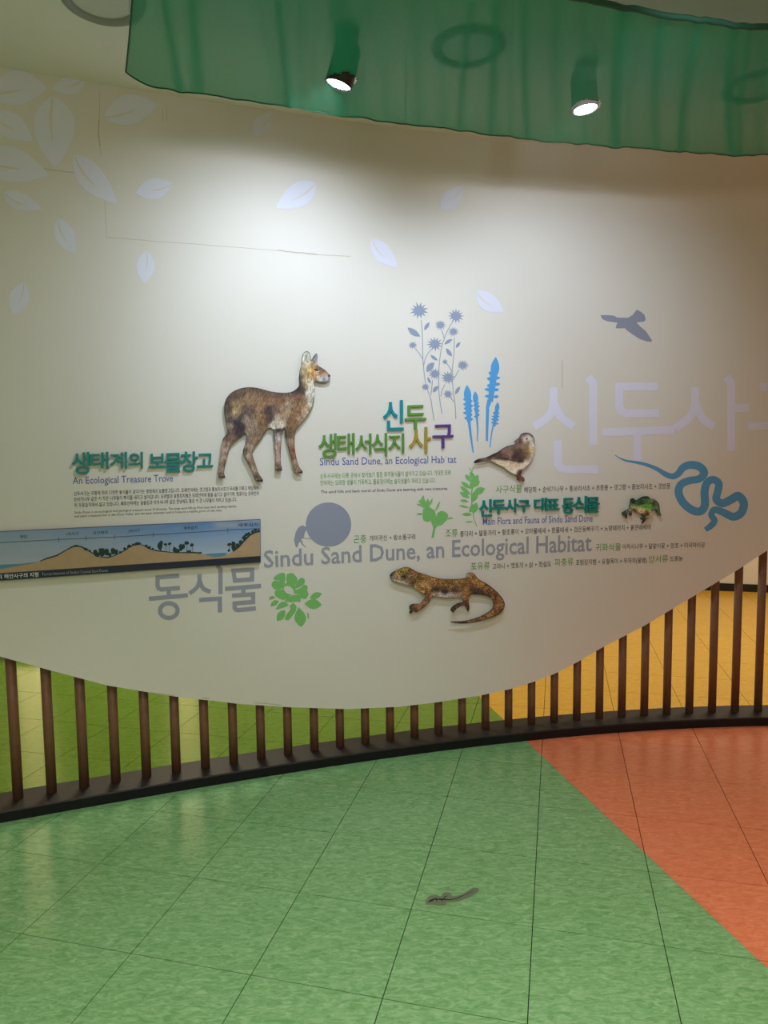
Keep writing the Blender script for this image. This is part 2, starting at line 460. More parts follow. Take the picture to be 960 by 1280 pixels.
# bottom edge of the mural, surveyed from the photograph
EDGE = [(-75, 797), (-35, 809), (0, 820.7), (63, 838), (133, 856.7), (213, 870), (270, 876.5), (300, 880), (360, 884), (434.6, 886.5), (500, 883.5), (548, 877.7), (600, 869.5), (640, 861),
        (668, 852), (694, 842), (722, 827.5), (750, 811), (806, 782), (862.5, 748), (919, 714.4), (960, 687.5), (1000, 660), (1060, 618)]
EUZ = [hit(*p) for p in EDGE]
EUZ = [(-3.1, EUZ[0][1] + .33), (-2.5, EUZ[0][1] + .17)] + EUZ + [(3.2, EUZ[-1][1] + .32)]
def edge_z(u):
    for (a, za), (b, zb) in zip(EUZ, EUZ[1:]):
        if u <= b: return za + (zb - za) * max(0, (u - a)) / (b - a)
    return EUZ[-1][1]
u0 = -1.693; u1 = 2.2209
SP = arc(u0, u1) / 29
def u_step(u, ds): return u + ds / math.sqrt(1 + dD(u) ** 2)
us = [u0]
for i in range(35):
    u = us[-1]
    for _ in range(10): u = u_step(u, SP / 10)
    us.append(u)
u = u0; left = []
for i in range(4):
    for _ in range(10): u = u_step(u, -SP / 10)
    left.append(u)
us = left[::-1] + us
PR = .0225
NEAR = ['leftmost', 'second from the left', 'third from the left', 'fourth from the left', 'fifth from the left', 'sixth from the left', 'seventh from the left', 'eighth from the left', 'ninth from the left', 'tenth from the left',
        'eleventh from the left', 'twelfth from the left', 'thirteenth from the left', 'fourteenth from the left', 'fifteenth from the left']
RIGHT = ['rightmost', 'second from the right', 'third from the right', 'fourth from the right', 'fifth from the right', 'sixth from the right', 'seventh from the right', 'eighth from the right', 'ninth from the right', 'tenth from the right',
         'eleventh from the right', 'twelfth from the right', 'thirteenth from the right', 'fourteenth from the right', 'fifteenth from the right']
vis_us = [u for u in us if u0 - .01 < u < u1 + .03]
for u in us:
    if u > 2.6: continue
    ztop = edge_z(u) + .05
    v = []; f = []; ns = 14
    d = dD(u); c0 = L(u, 0, 0)
    rings = [(CH - .001, PR), (ztop, PR)]
    for z, r in rings:
        for k in range(ns):
            a = 2 * math.pi * k / ns; v.append((c0.x + r * math.cos(a), c0.y + r * math.sin(a), z))
    for k in range(ns):
        j = (k + 1) % ns; f.append((k, j, ns + j, ns + k))
    f.append(tuple(range(ns, 2 * ns))); f.append(tuple(range(ns - 1, -1, -1)))
    o = pymesh('round_pole', v, f, M_WOOD)
    for p in o.data.polygons[:ns]: p.use_smooth = True
    if u in vis_us:
        k = vis_us.index(u); kr = len(vis_us) - 1 - k
        if k < 15: lab = 'round brown wooden pole under the mural edge, %s, olive floor behind' % NEAR[k]
        else: lab = 'round brown wooden pole under the mural edge, %s' % RIGHT[kr]
        if kr == 14: lab = 'round brown wooden pole just right of the olive and yellow floor border, under the mural'
    elif u < u0: lab = 'round brown wooden pole, %s past the left edge of the photo' % ['first', 'second', 'third', 'fourth', 'fifth'][round((u0 - u) / (SP * .93)) - 1]
    else: lab = 'round brown wooden pole, %s past the right edge of the photo' % ['first', 'second', 'third', 'fourth', 'fifth', 'sixth'][min(5, round((u - vis_us[-1]) / SP) - 1)]
    tag(o, lab, 'pole', 'round poles carrying the curved mural wall')

# ---------------------------------------------------------------- the mural wall
NU = 300; NZ = 1
uu = [-3.1 + 6.3 * i / NU for i in range(NU + 1)]
TK = .124
v = []; f = []
ZT = CEIL
for u in uu:
    zb = edge_z(u)
    v += [W(u, zb + .0, 0), W(u, ZT, 0), W(u, ZT, -TK), W(u, zb, -TK)]
for i in range(NU):
    for a in range(4):
        b = (a + 1) % 4; f.append((i * 4 + a, i * 4 + b, i * 4 + 4 + b, i * 4 + 4 + a))
f += [(3, 2, 1, 0), tuple(NU * 4 + a for a in range(4))]
wallm = pymesh('wall_mural', v, f, M_WALL); tag(wallm, kind='structure')
bm = bmesh.new(); bm.from_mesh(wallm.data); bmesh.ops.recalc_face_normals(bm, faces=bm.faces); bm.to_mesh(wallm.data); bm.free()
# papered joints and cracks
M_CRACK = mat('crack_tone', (.50, .44, .34), .9)  # cracks drawn in a tan darker than the wall
M_RIDGE = mat('lifted_paper', (.70, .66, .57), .7)
def crack(lines, w, m=M_CRACK, off=.0006): return strokes('crack', lines, w, m, wallm, off)
def jitter(a, b, n, amp):
    return [(a[0] + (b[0] - a[0]) * i / n + random.uniform(-amp, amp) * (0 < i < n), a[1] + (b[1] - a[1]) * i / n + random.uniform(-amp, amp) * (0 < i < n)) for i in range(n + 1)]
crack([[(124, 112), (124.5, 140), (123.5, 165), (126, 195)]], .5)
crack([[(123.6, 150), (123.2, 170), (125.2, 183)]], 1.2)
crack([jitter((46, 210), (94, 216), 8, .7)], .7)
crack([[(131, 250), (133, 290), (133, 298)]], .5)
crack([jitter((134, 297), (346, 313), 14, .4)], .55)
crack([jitter((346, 313), (396, 318), 9, .7)], 1.2)
crack([jitter((396, 318), (438, 320.5), 6, .4)], .6)
crack([[(440.5, 322), (443, 405)]], .35, M_RIDGE)
crack([jitter((703, 450), (703, 485), 4, .3)], .7)
crack([jitter((203, 135), (204, 152), 3, .5), jitter((208, 132), (209, 150), 3, .4)], .5)
crack([jitter((188, 865.5), (218, 869.5), 6, .5), jitter((252, 872.5), (262, 873.5), 4, .6), jitter((318, 878), (352, 881.5), 5, .4)], .9)
crack([[(4, 90), (2, 62)]], .3, M_RIDGE)

# ---------------------------------------------------------------- decals: leaves
LEAVES = [((-16, 118), (59, 110), 44, -4, .5, 'large pale leaf print at the upper left edge, cut by the photo border'),
    ((108, 95), (65, 111.5), 25, -3, .45, 'pale leaf print touching the ceiling line, small one over the big upright leaf'),
    ((66, 120.5), (68.5, 210.5), 52, -1, .4, 'big upright pale leaf print pointing down in the upper left cluster'),
    ((-14, 143), (41.5, 176), 32, -2, .42, 'pale leaf print at left edge between two larger leaves'),
    ((-30, 197), (62, 219.5), 44, -2, .42, 'long pale leaf print at left edge pointing right to the cracked joint'),
    ((92.5, 193.5), (147, 254.5), 32, 3, .42, 'pale leaf print crossing the vertical wall joint, tip pointing down right'),
    ((128, 147), (197, 130.5), 38, -2, .5, 'pale leaf print just under the left end of the green cloth'),
    ((3.8, 240.7), (52.8, 261.3), 22, 2, .42, 'small flat pale leaf print below the long leaf at left edge'),
    ((72, 272), (95, 317.5), 24, 2, .45, 'pale leaf print slanting down right, left of the slim upright leaf'),
    ((216.5, 230), (169, 241.5), 26, 0, .5, 'bright pale leaf print with level vein above the slim upright leaf'),
    ((183, 313), (180.5, 355), 23, 0, .48, 'slim upright pale leaf print below the horizontal crack at left'),
    ((30.4, 352), (16.8, 394.5), 25, 0, .5, 'lowest pale leaf print near the left edge of the wall'),
    ((343.5, 138.5), (316, 171), 21, 1, .55, 'pale leaf print tucked under the green cloth right of the first light pool'),
    ((395, 229), (345, 260), 30, -1, .42, 'whitest leaf print in the middle of the brightest light pool'),
    ((582, 229), (551.5, 262.5), 22, 0, .6, 'upright pale leaf print high on the wall between the two spotlights'),
    ((464, 297.5), (497.5, 335), 22, 2, .45, 'pale leaf print just right of the end of the horizontal crack'),
    ((595, 364), (630, 390), 22, 2, .45, 'pale leaf print right of the sunflower print tops')]
VEINM = mat('vein_wall_tone', (.72, .68, .58), .65)
for a, b, w, bend, pk, lab in LEAVES:
    o = plate('leaf_decal', [leafpts(a, b, w, bend, pk, 12)], M_LEAF); tag(o, lab, 'leaf decal', 'pale leaf prints drifting over the mural wall')
    A = Vector(a); B = Vector(b); d = B - A; nn = Vector((-d.y, d.x)).normalized()
    s = 1 if d.x >= 0 else -1
    pts = []
    for i in range(9):
        t = .02 + .62 * i / 8; q = A + d * t + nn * (bend * math.sin(math.pi * t) + .05 * d.length * math.sin(math.pi * t / .75) * s)
        pts.append((q.x, q.y, max(.25, (w / 14) * math.sin(math.pi * min(1, .12 + i / 8 * .9)) ** .7)))
    strokes('vein', [pts], 1, VEINM, o, .0018)

# hawk
HAWK = cr(740, 370, 10.667, [(110, 255), (220, 255), (290, 262), (340, 288), (480, 290), (545, 250), (598, 180), (650, 210), (700, 250), (715, 320), (690, 340), (590, 350), (640, 405), (720, 470), (780, 560), (800, 590), (790, 612), (730, 605), (640, 575), (540, 510), (470, 460), (435, 425), (380, 430), (315, 430), (320, 400), (340, 355), (200, 335), (140, 310)])
tag(plate('bird_decal', [HAWK], M_GREY), 'slate blue silhouette print of a gliding bird of prey', 'bird decal')

# snake
SN = [(125, 38, 3), (175, 66, 9), (240, 78, 14), (300, 92, 18), (360, 117, 22), (400, 142, 28), (440, 155, 32), (472, 138, 36), (495, 108, 40), (535, 92, 42), (585, 101, 44), (612, 135, 44), (585, 168, 40), (530, 178, 40), (487, 198, 42), (472, 240, 44), (495, 295, 44), (545, 338, 44), (592, 345, 44), (616, 310, 44), (614, 240, 44), (628, 190, 42), (662, 172, 40), (692, 195, 42), (686, 240, 42), (678, 280, 42), (712, 302, 44), (758, 282, 46), (798, 262, 46), (828, 300, 46), (815, 352, 46), (770, 375, 44), (715, 350, 40), (668, 337, 36), (651, 365, 34), (668, 396, 34), (648, 425, 34), (618, 446, 26)]
o = strokes('snake_decal', [smoothpts(cr(740, 560, 4.364, [(a, b, c / 4.364) for a, b, c in SN]), 4)], 1, M_SNAKE); tag(o, 'blue silhouette print of a coiling snake at the right', 'snake decal')

# dung beetle and ball
ball = [(540 + 303 * math.cos(a) , min(670, 380 + 295 * math.sin(a))) for a in [2 * math.pi * k / 40 for k in range(40)]]
root = empty('beetle_decal', W(*hit(405, 685)), 'slate blue print of a beetle pushing a big round ball', 'beetle decal')
plate('ball', [cr(360, 620, 10.667, ball)], M_GREY, root)
b1 = plate('t', [cr(360, 620, 10.667, [(165, 400), (200, 390), (240, 415), (250, 440), (222, 500), (212, 560), (180, 575), (165, 610), (145, 620), (125, 685), (105, 680), (90, 630), (80, 590), (90, 540), (100, 490), (130, 430)])], M_GREY)
b2 = strokes('t', [cr(360, 620, 10.667, [(205, 545, .9), (225, 565, .8), (310, 572, .7)]), cr(360, 620, 10.667, [(150, 600, 2), (178, 600, 2), (190, 640, 1.4), (238, 682, .8)])], 1, M_GREY)
merge('beetle', [b1, b2], root)

# sunflower prints
root = empty('flower_decal', W(*hit(545, 522)), 'grey-blue print of tall daisy-like flowers with thin stems', 'flower decal')
FL = [(255, 195, 122), (745, 265, 104), (540, 385, 74), (712, 475, 72), (465, 640, 104), (170, 655, 58), (600, 878, 40), (838, 922, 80), (465, 1037, 84), (645, 1087, 98), (340, 1212, 56), (640, 1307, 66)]
for x, y, r in FL:
    a0 = random.uniform(0, .5); pp = []
    npt = 12 if r > 60 else 10
    for k in range(2 * npt):
        a = a0 + math.pi * k / npt; rr = r * (random.uniform(.95, 1.12) if k % 2 == 0 else .52)
        pp.append((x + rr * math.cos(a), y + rr * math.sin(a) * .92))
    plate('flower_head', [cr(500, 370, 10.667, pp)], M_STEEL, root)
ST = [[(280, 320), (295, 440), (300, 600), (305, 830), (315, 960), (325, 1050), (340, 1150), (375, 1270), (410, 1370), (430, 1500), (455, 1660)], [(205, 700), (260, 770), (302, 840)], [(430, 700), (350, 800), (315, 930)],
      [(710, 330), (650, 430), (590, 570), (545, 740), (520, 960), (515, 1150), (525, 1340), (560, 1570)], [(555, 455), (575, 510), (590, 570)], [(600, 1180), (560, 1260), (545, 1340)],
      [(725, 560), (720, 750), (700, 960), (695, 1050), (710, 1260), (735, 1450), (745, 1640)], [(630, 905), (660, 950), (695, 1010)], [(785, 985), (750, 1050), (722, 1095)], [(665, 1340), (700, 1390), (722, 1410)], [(435, 1120), (425, 1210), (412, 1320)]]
strokes('stems', [smoothpts(cr(500, 370, 10.667, l), 3) for l in ST], .85, M_STEEL, root)
for a, b, w in [((100, 420), (270, 540), 80), ((395, 350), (325, 458), 50), ((700, 575), (590, 645), 45), ((805, 615), (745, 692), 42), ((615, 695), (695, 805), 55), ((405, 785), (505, 860), 42), ((455, 885), (355, 1015), 85), ((365, 1080), (415, 1168), 34), ((512, 1200), (440, 1285), 55), ((802, 1205), (738, 1310), 48)]:
    plate('leaf', [cr(500, 370, 10.667, leafpts(a, b, w, w * .08, .5, 6))], M_STEEL, root)

# blue plants
def blue_plant(head, body, teeth, stem, lab):
    C = lambda p: cr(570, 440, 9.846, p)
    parts = [plate('t', [C(leafpts(*head, 0, .5, 8))], M_SKY), strokes('t', [C([(x, y, w / 9.846) for x, y, w in body])], 1, M_SKY)]
    for (x0_, y0_), (x1_, y1_), w in teeth: parts.append(plate('t', [C(leafpts((x0_, y0_), (x1_, y1_), w, 0, .55, 4))], M_SKY))
    r = merge('plant_decal', parts); tag(r, lab, 'plant decal', 'sky blue seed head prints')
    strokes('stem', [C([(x, y, w / 9.846) for x, y, w in stem])], 1, M_SKY, r)
def teeth(pairs, cx0, w): return [((cx0, y + 10), (x, y), w) for x, y in pairs]
blue_plant(((135, 405), (150, 650), 92), [(150, 560, 70), (155, 700, 74), (160, 860, 46)], teeth([(85, 580), (84, 640), (92, 690), (84, 745), (100, 810)], 150, 34) + teeth([(205, 600), (212, 660), (205, 720), (205, 770), (212, 825)], 155, 34), [(160, 850, 34), (185, 1050, 26), (212, 1238, 16)], 'sky blue seed head print, leftmost and tall with long slanting stem')
blue_plant(((235, 480), (248, 660), 66), [(246, 580, 42), (252, 700, 44), (258, 815, 30)], teeth([(208, 600), (210, 650), (215, 700), (222, 790)], 250, 28) + teeth([(285, 625), (294, 665), (292, 720), (294, 770)], 252, 28), [(258, 810, 26), (268, 960, 18), (260, 1102, 10)], 'thin sky blue seed head print second from the left, short straight stem')
blue_plant(((490, 60), (470, 340), 108), [(470, 230, 84), (450, 400, 80), (425, 610, 60)], teeth([(398, 255), (376, 325), (376, 410), (348, 458), (350, 540)], 455, 44) + teeth([(548, 315), (548, 392), (530, 460), (528, 545)], 455, 40), [(415, 590, 60), (390, 680, 40), (385, 850, 36), (380, 1095, 26)], 'tallest sky blue seed head print right of the flower print')
blue_plant(((515, 615), (498, 760), 56), [(505, 700, 46), (490, 800, 48), (468, 915, 34)], teeth([(452, 745), (440, 790), (432, 825), (430, 865)], 490, 26) + teeth([(538, 750), (536, 790), (530, 830), (522, 878)], 490, 26), [(460, 900, 20), (438, 1000, 15), (418, 1176, 12)], 'shortest sky blue seed head print at the right, stem ending above the sparrow')

# tulip-like light green plant
C = lambda p: cr(515, 580, 9.6, p)
parts = [plate('t', [C([(232, 885), (262, 885), (280, 780), (300, 745), (360, 730), (400, 690), (430, 660), (435, 610), (410, 580), (360, 560), (320, 575), (295, 600), (300, 630), (285, 612), (275, 560), (230, 530), (205, 510), (190, 522), (180, 480), (165, 500), (150, 530), (130, 545), (130, 600), (125, 640), (140, 680), (190, 695), (220, 680), (240, 720), (255, 770), (245, 820)])], M_LEAFG),
         plate('t', [C([(75, 440), (105, 430), (125, 385), (140, 375), (150, 420), (165, 445), (175, 505), (130, 530), (115, 490)])], M_LEAFG)]
for a, b, w in [((55, 475), (135, 510), 22), ((50, 600), (140, 600), 26), ((190, 410), (185, 530), 40), ((250, 410), (195, 515), 32), ((340, 440), (280, 570), 24), ((495, 643), (420, 658), 22)]:
    parts.append(plate('t', [C(leafpts(a, b, w, 0, .5, 5))], M_LEAFG))
tag(merge('plant_decal', parts), 'light green print of a spiky leafed flower bud on one stem', 'plant decal')
# fern spray
parts = [strokes('t', [smoothpts(C([(780, 755, .7), (748, 665, .9), (730, 580, 1.2), (716, 450, 1.4), (716, 340, 1.6), (732, 230, 1.8), (712, 130, 1)]), 3)], 1, M_LEAFG)]
lf = []
for a, b, w in [((640, 125), (705, 210), 50), ((588, 212), (705, 295), 50), ((575, 262), (700, 370), 50), ((572, 338), (690, 405), 55), ((575, 435), (680, 450), 36), ((562, 493), (685, 525), 26), ((598, 602), (720, 605), 44), ((630, 697), (738, 690), 18),
                ((700, 300), (795, 125), 95), ((730, 270), (815, 200), 60), ((740, 350), (875, 290), 85), ((725, 455), (780, 310), 80), ((735, 592), (775, 460), 80), ((690, 580), (760, 480), 70), ((682, 40), (722, 100), 12), ((742, 28), (715, 110), 12), ((700, 90), (745, 190), 60)]:
    lf.append(plate('t', [C(leafpts(a, b, w, 0, .5, 6))], M_LEAFG))
r = merge('plant_decal', parts); tag(r, 'light green print of a leafy spray below the sparrow tail', 'plant decal'); merge('leaflets', lf, r)

# rose
C = lambda p: cr(330, 710, 12, p)
root = empty('rose_decal', W(*hit(375, 782)), 'light green print of an open rose with leaves', 'flower decal')
pet = [[(145, 145), (200, 100), (265, 72), (315, 85), (316, 200), (280, 235), (230, 188), (150, 170)], [(342, 92), (440, 78), (455, 100), (492, 140), (500, 185), (462, 262), (400, 240), (342, 230)],
       [(510, 185), (560, 145), (600, 160), (612, 200), (602, 238), (540, 285), (475, 300), (470, 262)], [(112, 240), (150, 190), (228, 200), (272, 240), (275, 300), (190, 325), (130, 290)],
       [(605, 250), (655, 280), (648, 340), (668, 380), (655, 430), (620, 462), (560, 452), (535, 405), (450, 372), (482, 325), (550, 300)], [(165, 345), (280, 322), (320, 398), (392, 408), (310, 470), (260, 472), (175, 420)],
       [(318, 475), (400, 416), (520, 405), (552, 450), (542, 512), (500, 502), (390, 512), (318, 498)]]
for p in pet: plate('petal', [smoothpts(C(p), 2, True)], M_LEAFG, root)
hole = [(372 + (78 * math.cos(a) * .94 + 55 * math.sin(a) * -.3), 330 + (78 * math.cos(a) * .45 + 55 * math.sin(a))) for a in [2 * math.pi * k / 16 for k in range(16)]]
plate('flower_centre', [C([(262, 240), (320, 228), (400, 238), (462, 270), (478, 320), (442, 378), (392, 410), (325, 400), (278, 330)]), C(hole)], M_LEAFG, root)
for p in ([(75, 482), (88, 432), (130, 418), (175, 445), (130, 465)], [(100, 578), (108, 520), (160, 480), (228, 492), (180, 560)], [(172, 622), (220, 545), (270, 503), (335, 512), (370, 560), (300, 592)],
          leafpts((315, 630), (195, 795), 115, 0, .5, 7), [(310, 775), (335, 695), (395, 625), (390, 560), (440, 520), (492, 572), (480, 640), (430, 712), (372, 782)], leafpts((520, 585), (562, 885), 175, 0, .55, 8),
          leafpts((655, 660), (668, 775), 26, 0, .5, 4), leafpts((688, 448), (868, 378), 95, 0, .5, 7), leafpts((608, 530), (868, 550), 150, 0, .5, 8)):
    plate('leaf', [C(p)], M_LEAFG, root)

# ---------------------------------------------------------------- big printed lettering
def charset(name, x0, y0, s, w, chars, m, lab, cat, foot):
    root = empty(name, W(*hit(*foot)), lab, cat)
    for ch in chars:
        strokes('letter', [cr(x0, y0, s, l) for l in ch], w, m, root)
    return root
def q(*p): return smoothpts(list(p), 4)
charset('large_lettering', 640, 370, 3, 10.2, [
    [[(156, 342), (156, 395)] + q((156, 400), (140, 450), (82, 490)), q((157, 400), (182, 452), (232, 490)), [(286, 304), (305, 328), (305, 558)], [(172, 540), (172, 628), (182, 645), (200, 650), (325, 650)]],
    [[(548, 340), (402, 340), (402, 415), (412, 433), (430, 440), (553, 438)], [(340, 512), (610, 502)], [(470, 507), (470, 618)]],
    [[(687, 342), (687, 395)] + q((687, 400), (670, 450), (612, 498)), q((688, 400), (712, 455), (758, 490)), [(804, 302), (822, 326), (822, 583)], [(822, 420), (890, 418)]],
    [[(930, 341), (1072, 340), (1072, 440)], [(885, 487), (1150, 482)], [(1015, 487), (1015, 600)]]],
    M_PALE, 'very large pale lilac Korean lettering at the upper right, cut by the photo edge', 'lettering', (760, 588))
ring = [(192 + 68 * math.cos(a), 453 + 57 * math.sin(a)) for a in [2 * math.pi * k / 28 for k in range(29)]]; ring[-1] = ring[0]
charset('large_lettering', 180, 690, 6.194, 5.3, [
    [[(272, 183), (105, 197), (105, 262), (113, 280), (135, 289), (278, 278)], [(192, 285), (192, 350)], [(38, 362), (340, 335)], ring],
    [[(430, 172), (430, 215)] + q((430, 220), (412, 272), (352, 322)), q((431, 222), (458, 280), (515, 308)), [(565, 104), (592, 132), (592, 325)], [(427, 371), (588, 361), (588, 468)]],
    [[(692, 145), (838, 136), (836, 212), (704, 220), (692, 145)], [(628, 285), (906, 262)], [(770, 275), (770, 332)], [(682, 338), (845, 327), (845, 386), (702, 398), (702, 432), (712, 446), (730, 449), (866, 436)]]],
    M_GREYT, 'large slate grey Korean lettering below the framed dune panel', 'lettering', (258, 775))
t = text_line('printed_title', 'Sindu Sand Dune, an Ecological Habitat', (330, 709.5), (739.5, 688.6), 21.5, M_GREYT, None, offset=.014)
def split_letters(o, root):
    me = o.data; n = len(me.vertices); par = list(range(n))
    def find(a):
        while par[a] != a: par[a] = par[par[a]]; a = par[a]
        return a
    for p in me.polygons:
        for x in p.vertices[1:]: par[find(x)] = find(p.vertices[0])
    comps = {}
    for p in me.polygons: comps.setdefault(find(p.vertices[0]), []).append(tuple(p.vertices))
    items = []
    for fs in comps.values():
        xs = [me.vertices[i].co.x for f_ in fs for i in f_]; items.append([min(xs), max(xs), fs])
    items.sort(key=lambda a: a[0]); out = []
    for it in items:
        if out and it[0] < out[-1][1] - .3 * (it[1] - it[0]): out[-1][1] = max(out[-1][1], it[1]); out[-1][2] += it[2]
        else: out.append(it)
    for _, _, fs in out:
        idx = sorted({i for f_ in fs for i in f_}); mp_ = {k: i for i, k in enumerate(idx)}
        pymesh('letter', [me.vertices[i].co.copy() for i in idx], [tuple(mp_[i] for i in f_) for f_ in fs], me.materials[0], root)
    bpy.data.objects.remove(o)
root = empty('printed_title', W(*hit(535, 700)), 'largest English title line in slate grey, above the lizard cutout', 'lettering')
split_letters(t, root)

# ---------------------------------------------------------------- small print
tag(text_line('printed_subtitle', 'An Ecological Treasure Trove', (91, 605), (216.5, 601.8), 8.8, M_BLUEI, offset=.004), 'blue English subtitle under the dark teal title at left', 'lettering')
tag(text_line('printed_subtitle', 'Sindu Sand Dune, an Ecological Hab\u02d9tat', (400, 581.6), (570.5, 578.6), 9.2, M_BLUEI, offset=.004), 'blue English subtitle with a missing letter stroke under the green raised title', 'lettering')
tag(text_line('printed_subtitle', 'Main Flora and Fauna of Sindu Sand Dune', (603.5, 656.2), (741, 652), 8.8, M_BLUEI, offset=.004), 'blue English subtitle under the smaller teal title at right', 'lettering')
def para(lab, lines):
    A = lines[0]; r = empty('text_paragraph', W(*hit(*lines[-1][1])), lab, 'text')
    for body, p0, p1, h, m in lines: text_line('text_line', body, p0, p1, h, m, r)
    return r
para('small black paragraph of Korean and English above the dune panel', [
    ('신두사구는 지형에 따라 다양한 동식물이 살아가는 생태계의 보물창고입니다. 모래언덕에는 갯그령과 통보리사초가 무리를 이루고 해당화와', (92.5, 619.4), (323.5, 612), 5, M_INK),
    ('순비기나무 같은 키 작은 나무들이 뿌리를 내리고 살아갑니다. 모래벌과 표범장지뱀은 모래언덕에 몸을 숨기고 살아가며, 맹꽁이는 모래언덕', (92.3, 626.6), (323.5, 618.8), 5, M_INK),
    ('뒤 두웅습지에서 살고 있습니다. 배후산지에는 곰솔림과 아까시나무 같은 한낮에도 좋은 키 큰 나무들이 자라고 있습니다.', (93, 633.8), (296, 626.6), 5, M_INK),
    ('Sindu Dune is an ecological and geological treasure trove of diversity. The large sand hills by Mud-coast land dwelling reptiles,', (93, 642), (296, 634), 2.9, M_INK2),
    ('and plant creatures live in the Dune Valley, and the back mountain land is home to a healthy grove of oak trees.', (93, 646.7), (278, 639), 2.9, M_INK2)])
para('small green Korean paragraph with a black English line, below the green raised title', [
    ('신두사구에는 다른 곳에서 찾아보기 힘든 희귀동식물이 살아가고 있습니다. 거대한 모래', (400.3, 598), (563.2, 593.3), 6, M_GREENI),
    ('언덕에는 모래땅 생물이 가득하고, 물웅덩이에는 습지생물이 자라고 있습니다.', (400.3, 606.5), (544.4, 603.2), 6, M_GREENI),
    ('The sand hills and back marsh of Sindu Dune are teeming with rare creatures.', (401, 616.7), (559.8, 612.2), 3.6, M_INK)])
def species(lab, head, h0, h1, hh, body, b0, b1, bh):
    r = empty('species_list', W(*hit(*h0)), lab, 'text')
    tag(text_line('heading', head, h0, h1, hh, M_GREENI, r), 'green heading word'); text_line('text_line', body, b0, b1, bh, M_INK, r)
species('dune plant list, green heading right under the sparrow feet', '사구식물', (619.8, 616), (652.3, 615), 9, '해당화 + 순비기나무 + 통보리사초 + 초종용 + 갯그령 + 좀보리사초 + 갯방풍', (655, 615.4), (837.8, 610.4), 6.6)
species('bird list line between the blue subtitle and the large grey title', '조류', (556.5, 670.8), (572, 670.2), 9, '종다리 + 말똥가리 + 황조롱이 + 꼬마물떼새 + 흰물떼새 + 검은등뻐꾸기 + 노랑때까치 + 붉은배새매', (575, 670.6), (813.3, 661.7), 6.6)
species('insect list right of the beetle ball', '곤충', (442, 678.4), (458, 677.4), 9.3, '개미귀신 + 왕소똥구리', (461.8, 675.6), (519, 673.8), 6.2)
species('foreign plant list at the end of the large grey title', '귀화식물', (744.5, 688.3), (776, 687.5), 8.6, '아까시나무 + 달맞이꽃 + 망초 + 미국자리공', (778, 686.3), (881, 684), 6.2)
species('mammal list above the gecko body', '포유류', (588.4, 712), (612.2, 711), 8.6, '고라니 + 멧토끼 + 삵 + 청설모', (615.6, 711), (688.8, 707.8), 6.6)
species('reptile list in the middle of the lowest text row', '파충류', (693.4, 707), (716.5, 706.2), 8.8, '표범장지뱀 + 유혈목이 + 무자치(물뱀)', (719.8, 706), (808.5, 703.2), 6.6)
species('amphibian list, last word group of the lowest text row', '양서류', (810.8, 703.2), (835, 702), 8.6, '도롱뇽', (837.5, 701.4), (853.4, 700.7), 5.8)

# ---------------------------------------------------------------- raised letters
def title(lab, items, foot, **kw):
    r = empty('raised_title', W(*hit(*foot)), lab, 'lettering')
    for it in items:
        ch, bx, m = it[:3]
        o = raised_letter(ch, bx, m, r, **kw)
        if len(it) > 3: o['label'] = it[3]
title('dark teal raised Korean title at left, left of the deer feet', [(c, b, M_TEALP) for c, b in zip('생태계의보물창고',
    [(89.5, 565, 111.8, 593), (112.5, 565, 135.5, 586), (137, 565, 158.8, 586), (160.5, 565, 178.6, 585.5), (186, 567, 207, 584.6), (205.5, 566.3, 227.3, 590.4), (225.6, 564.4, 247, 589.8), (246.5, 566.8, 266.4, 583.8)])], (178, 586), offset=.015)
title('two-line raised Korean title in green, teal, ochre and purple letters', [(c, b, M_GRN2) for c, b in zip('생태서식지', [(398.8, 542, 421, 572), (422, 541.5, 443.4, 568), (444.7, 542, 464.4, 567.8), (465.3, 541.5, 484, 570), (486, 542, 505.3, 566.3)])] +
    [('신', (479.4, 500.3, 504.7, 538), M_TEAL2, 'bright teal letter'), ('두', (506.6, 506.3, 532.8, 536.3), M_GRN2), ('사', (511.6, 534, 539, 566.3), M_OCHRE, 'ochre letter'), ('구', (541.3, 530.6, 567, 560.3), M_PURP, 'purple letter')], (450, 568), offset=.008)
title('smaller dark teal raised Korean title between sparrow and frog', [(c, b, M_TEALP) for c, b in zip('신두사구대표동식물',
    [(599.7, 624.2, 615.4, 645.8), (615.2, 624.7, 632.8, 642.5), (632.6, 623.3, 648.2, 640.8), (647.8, 625, 663.3, 640), (668.3, 622.5, 684.4, 638.7), (683.3, 623.7, 699.7, 637.5), (703.7, 622.5, 718.5, 642.5), (718.1, 620.3, 734.4, 641.7), (734, 621.3, 749.9, 640.8)])], (660, 642), offset=.018, thick=.014)

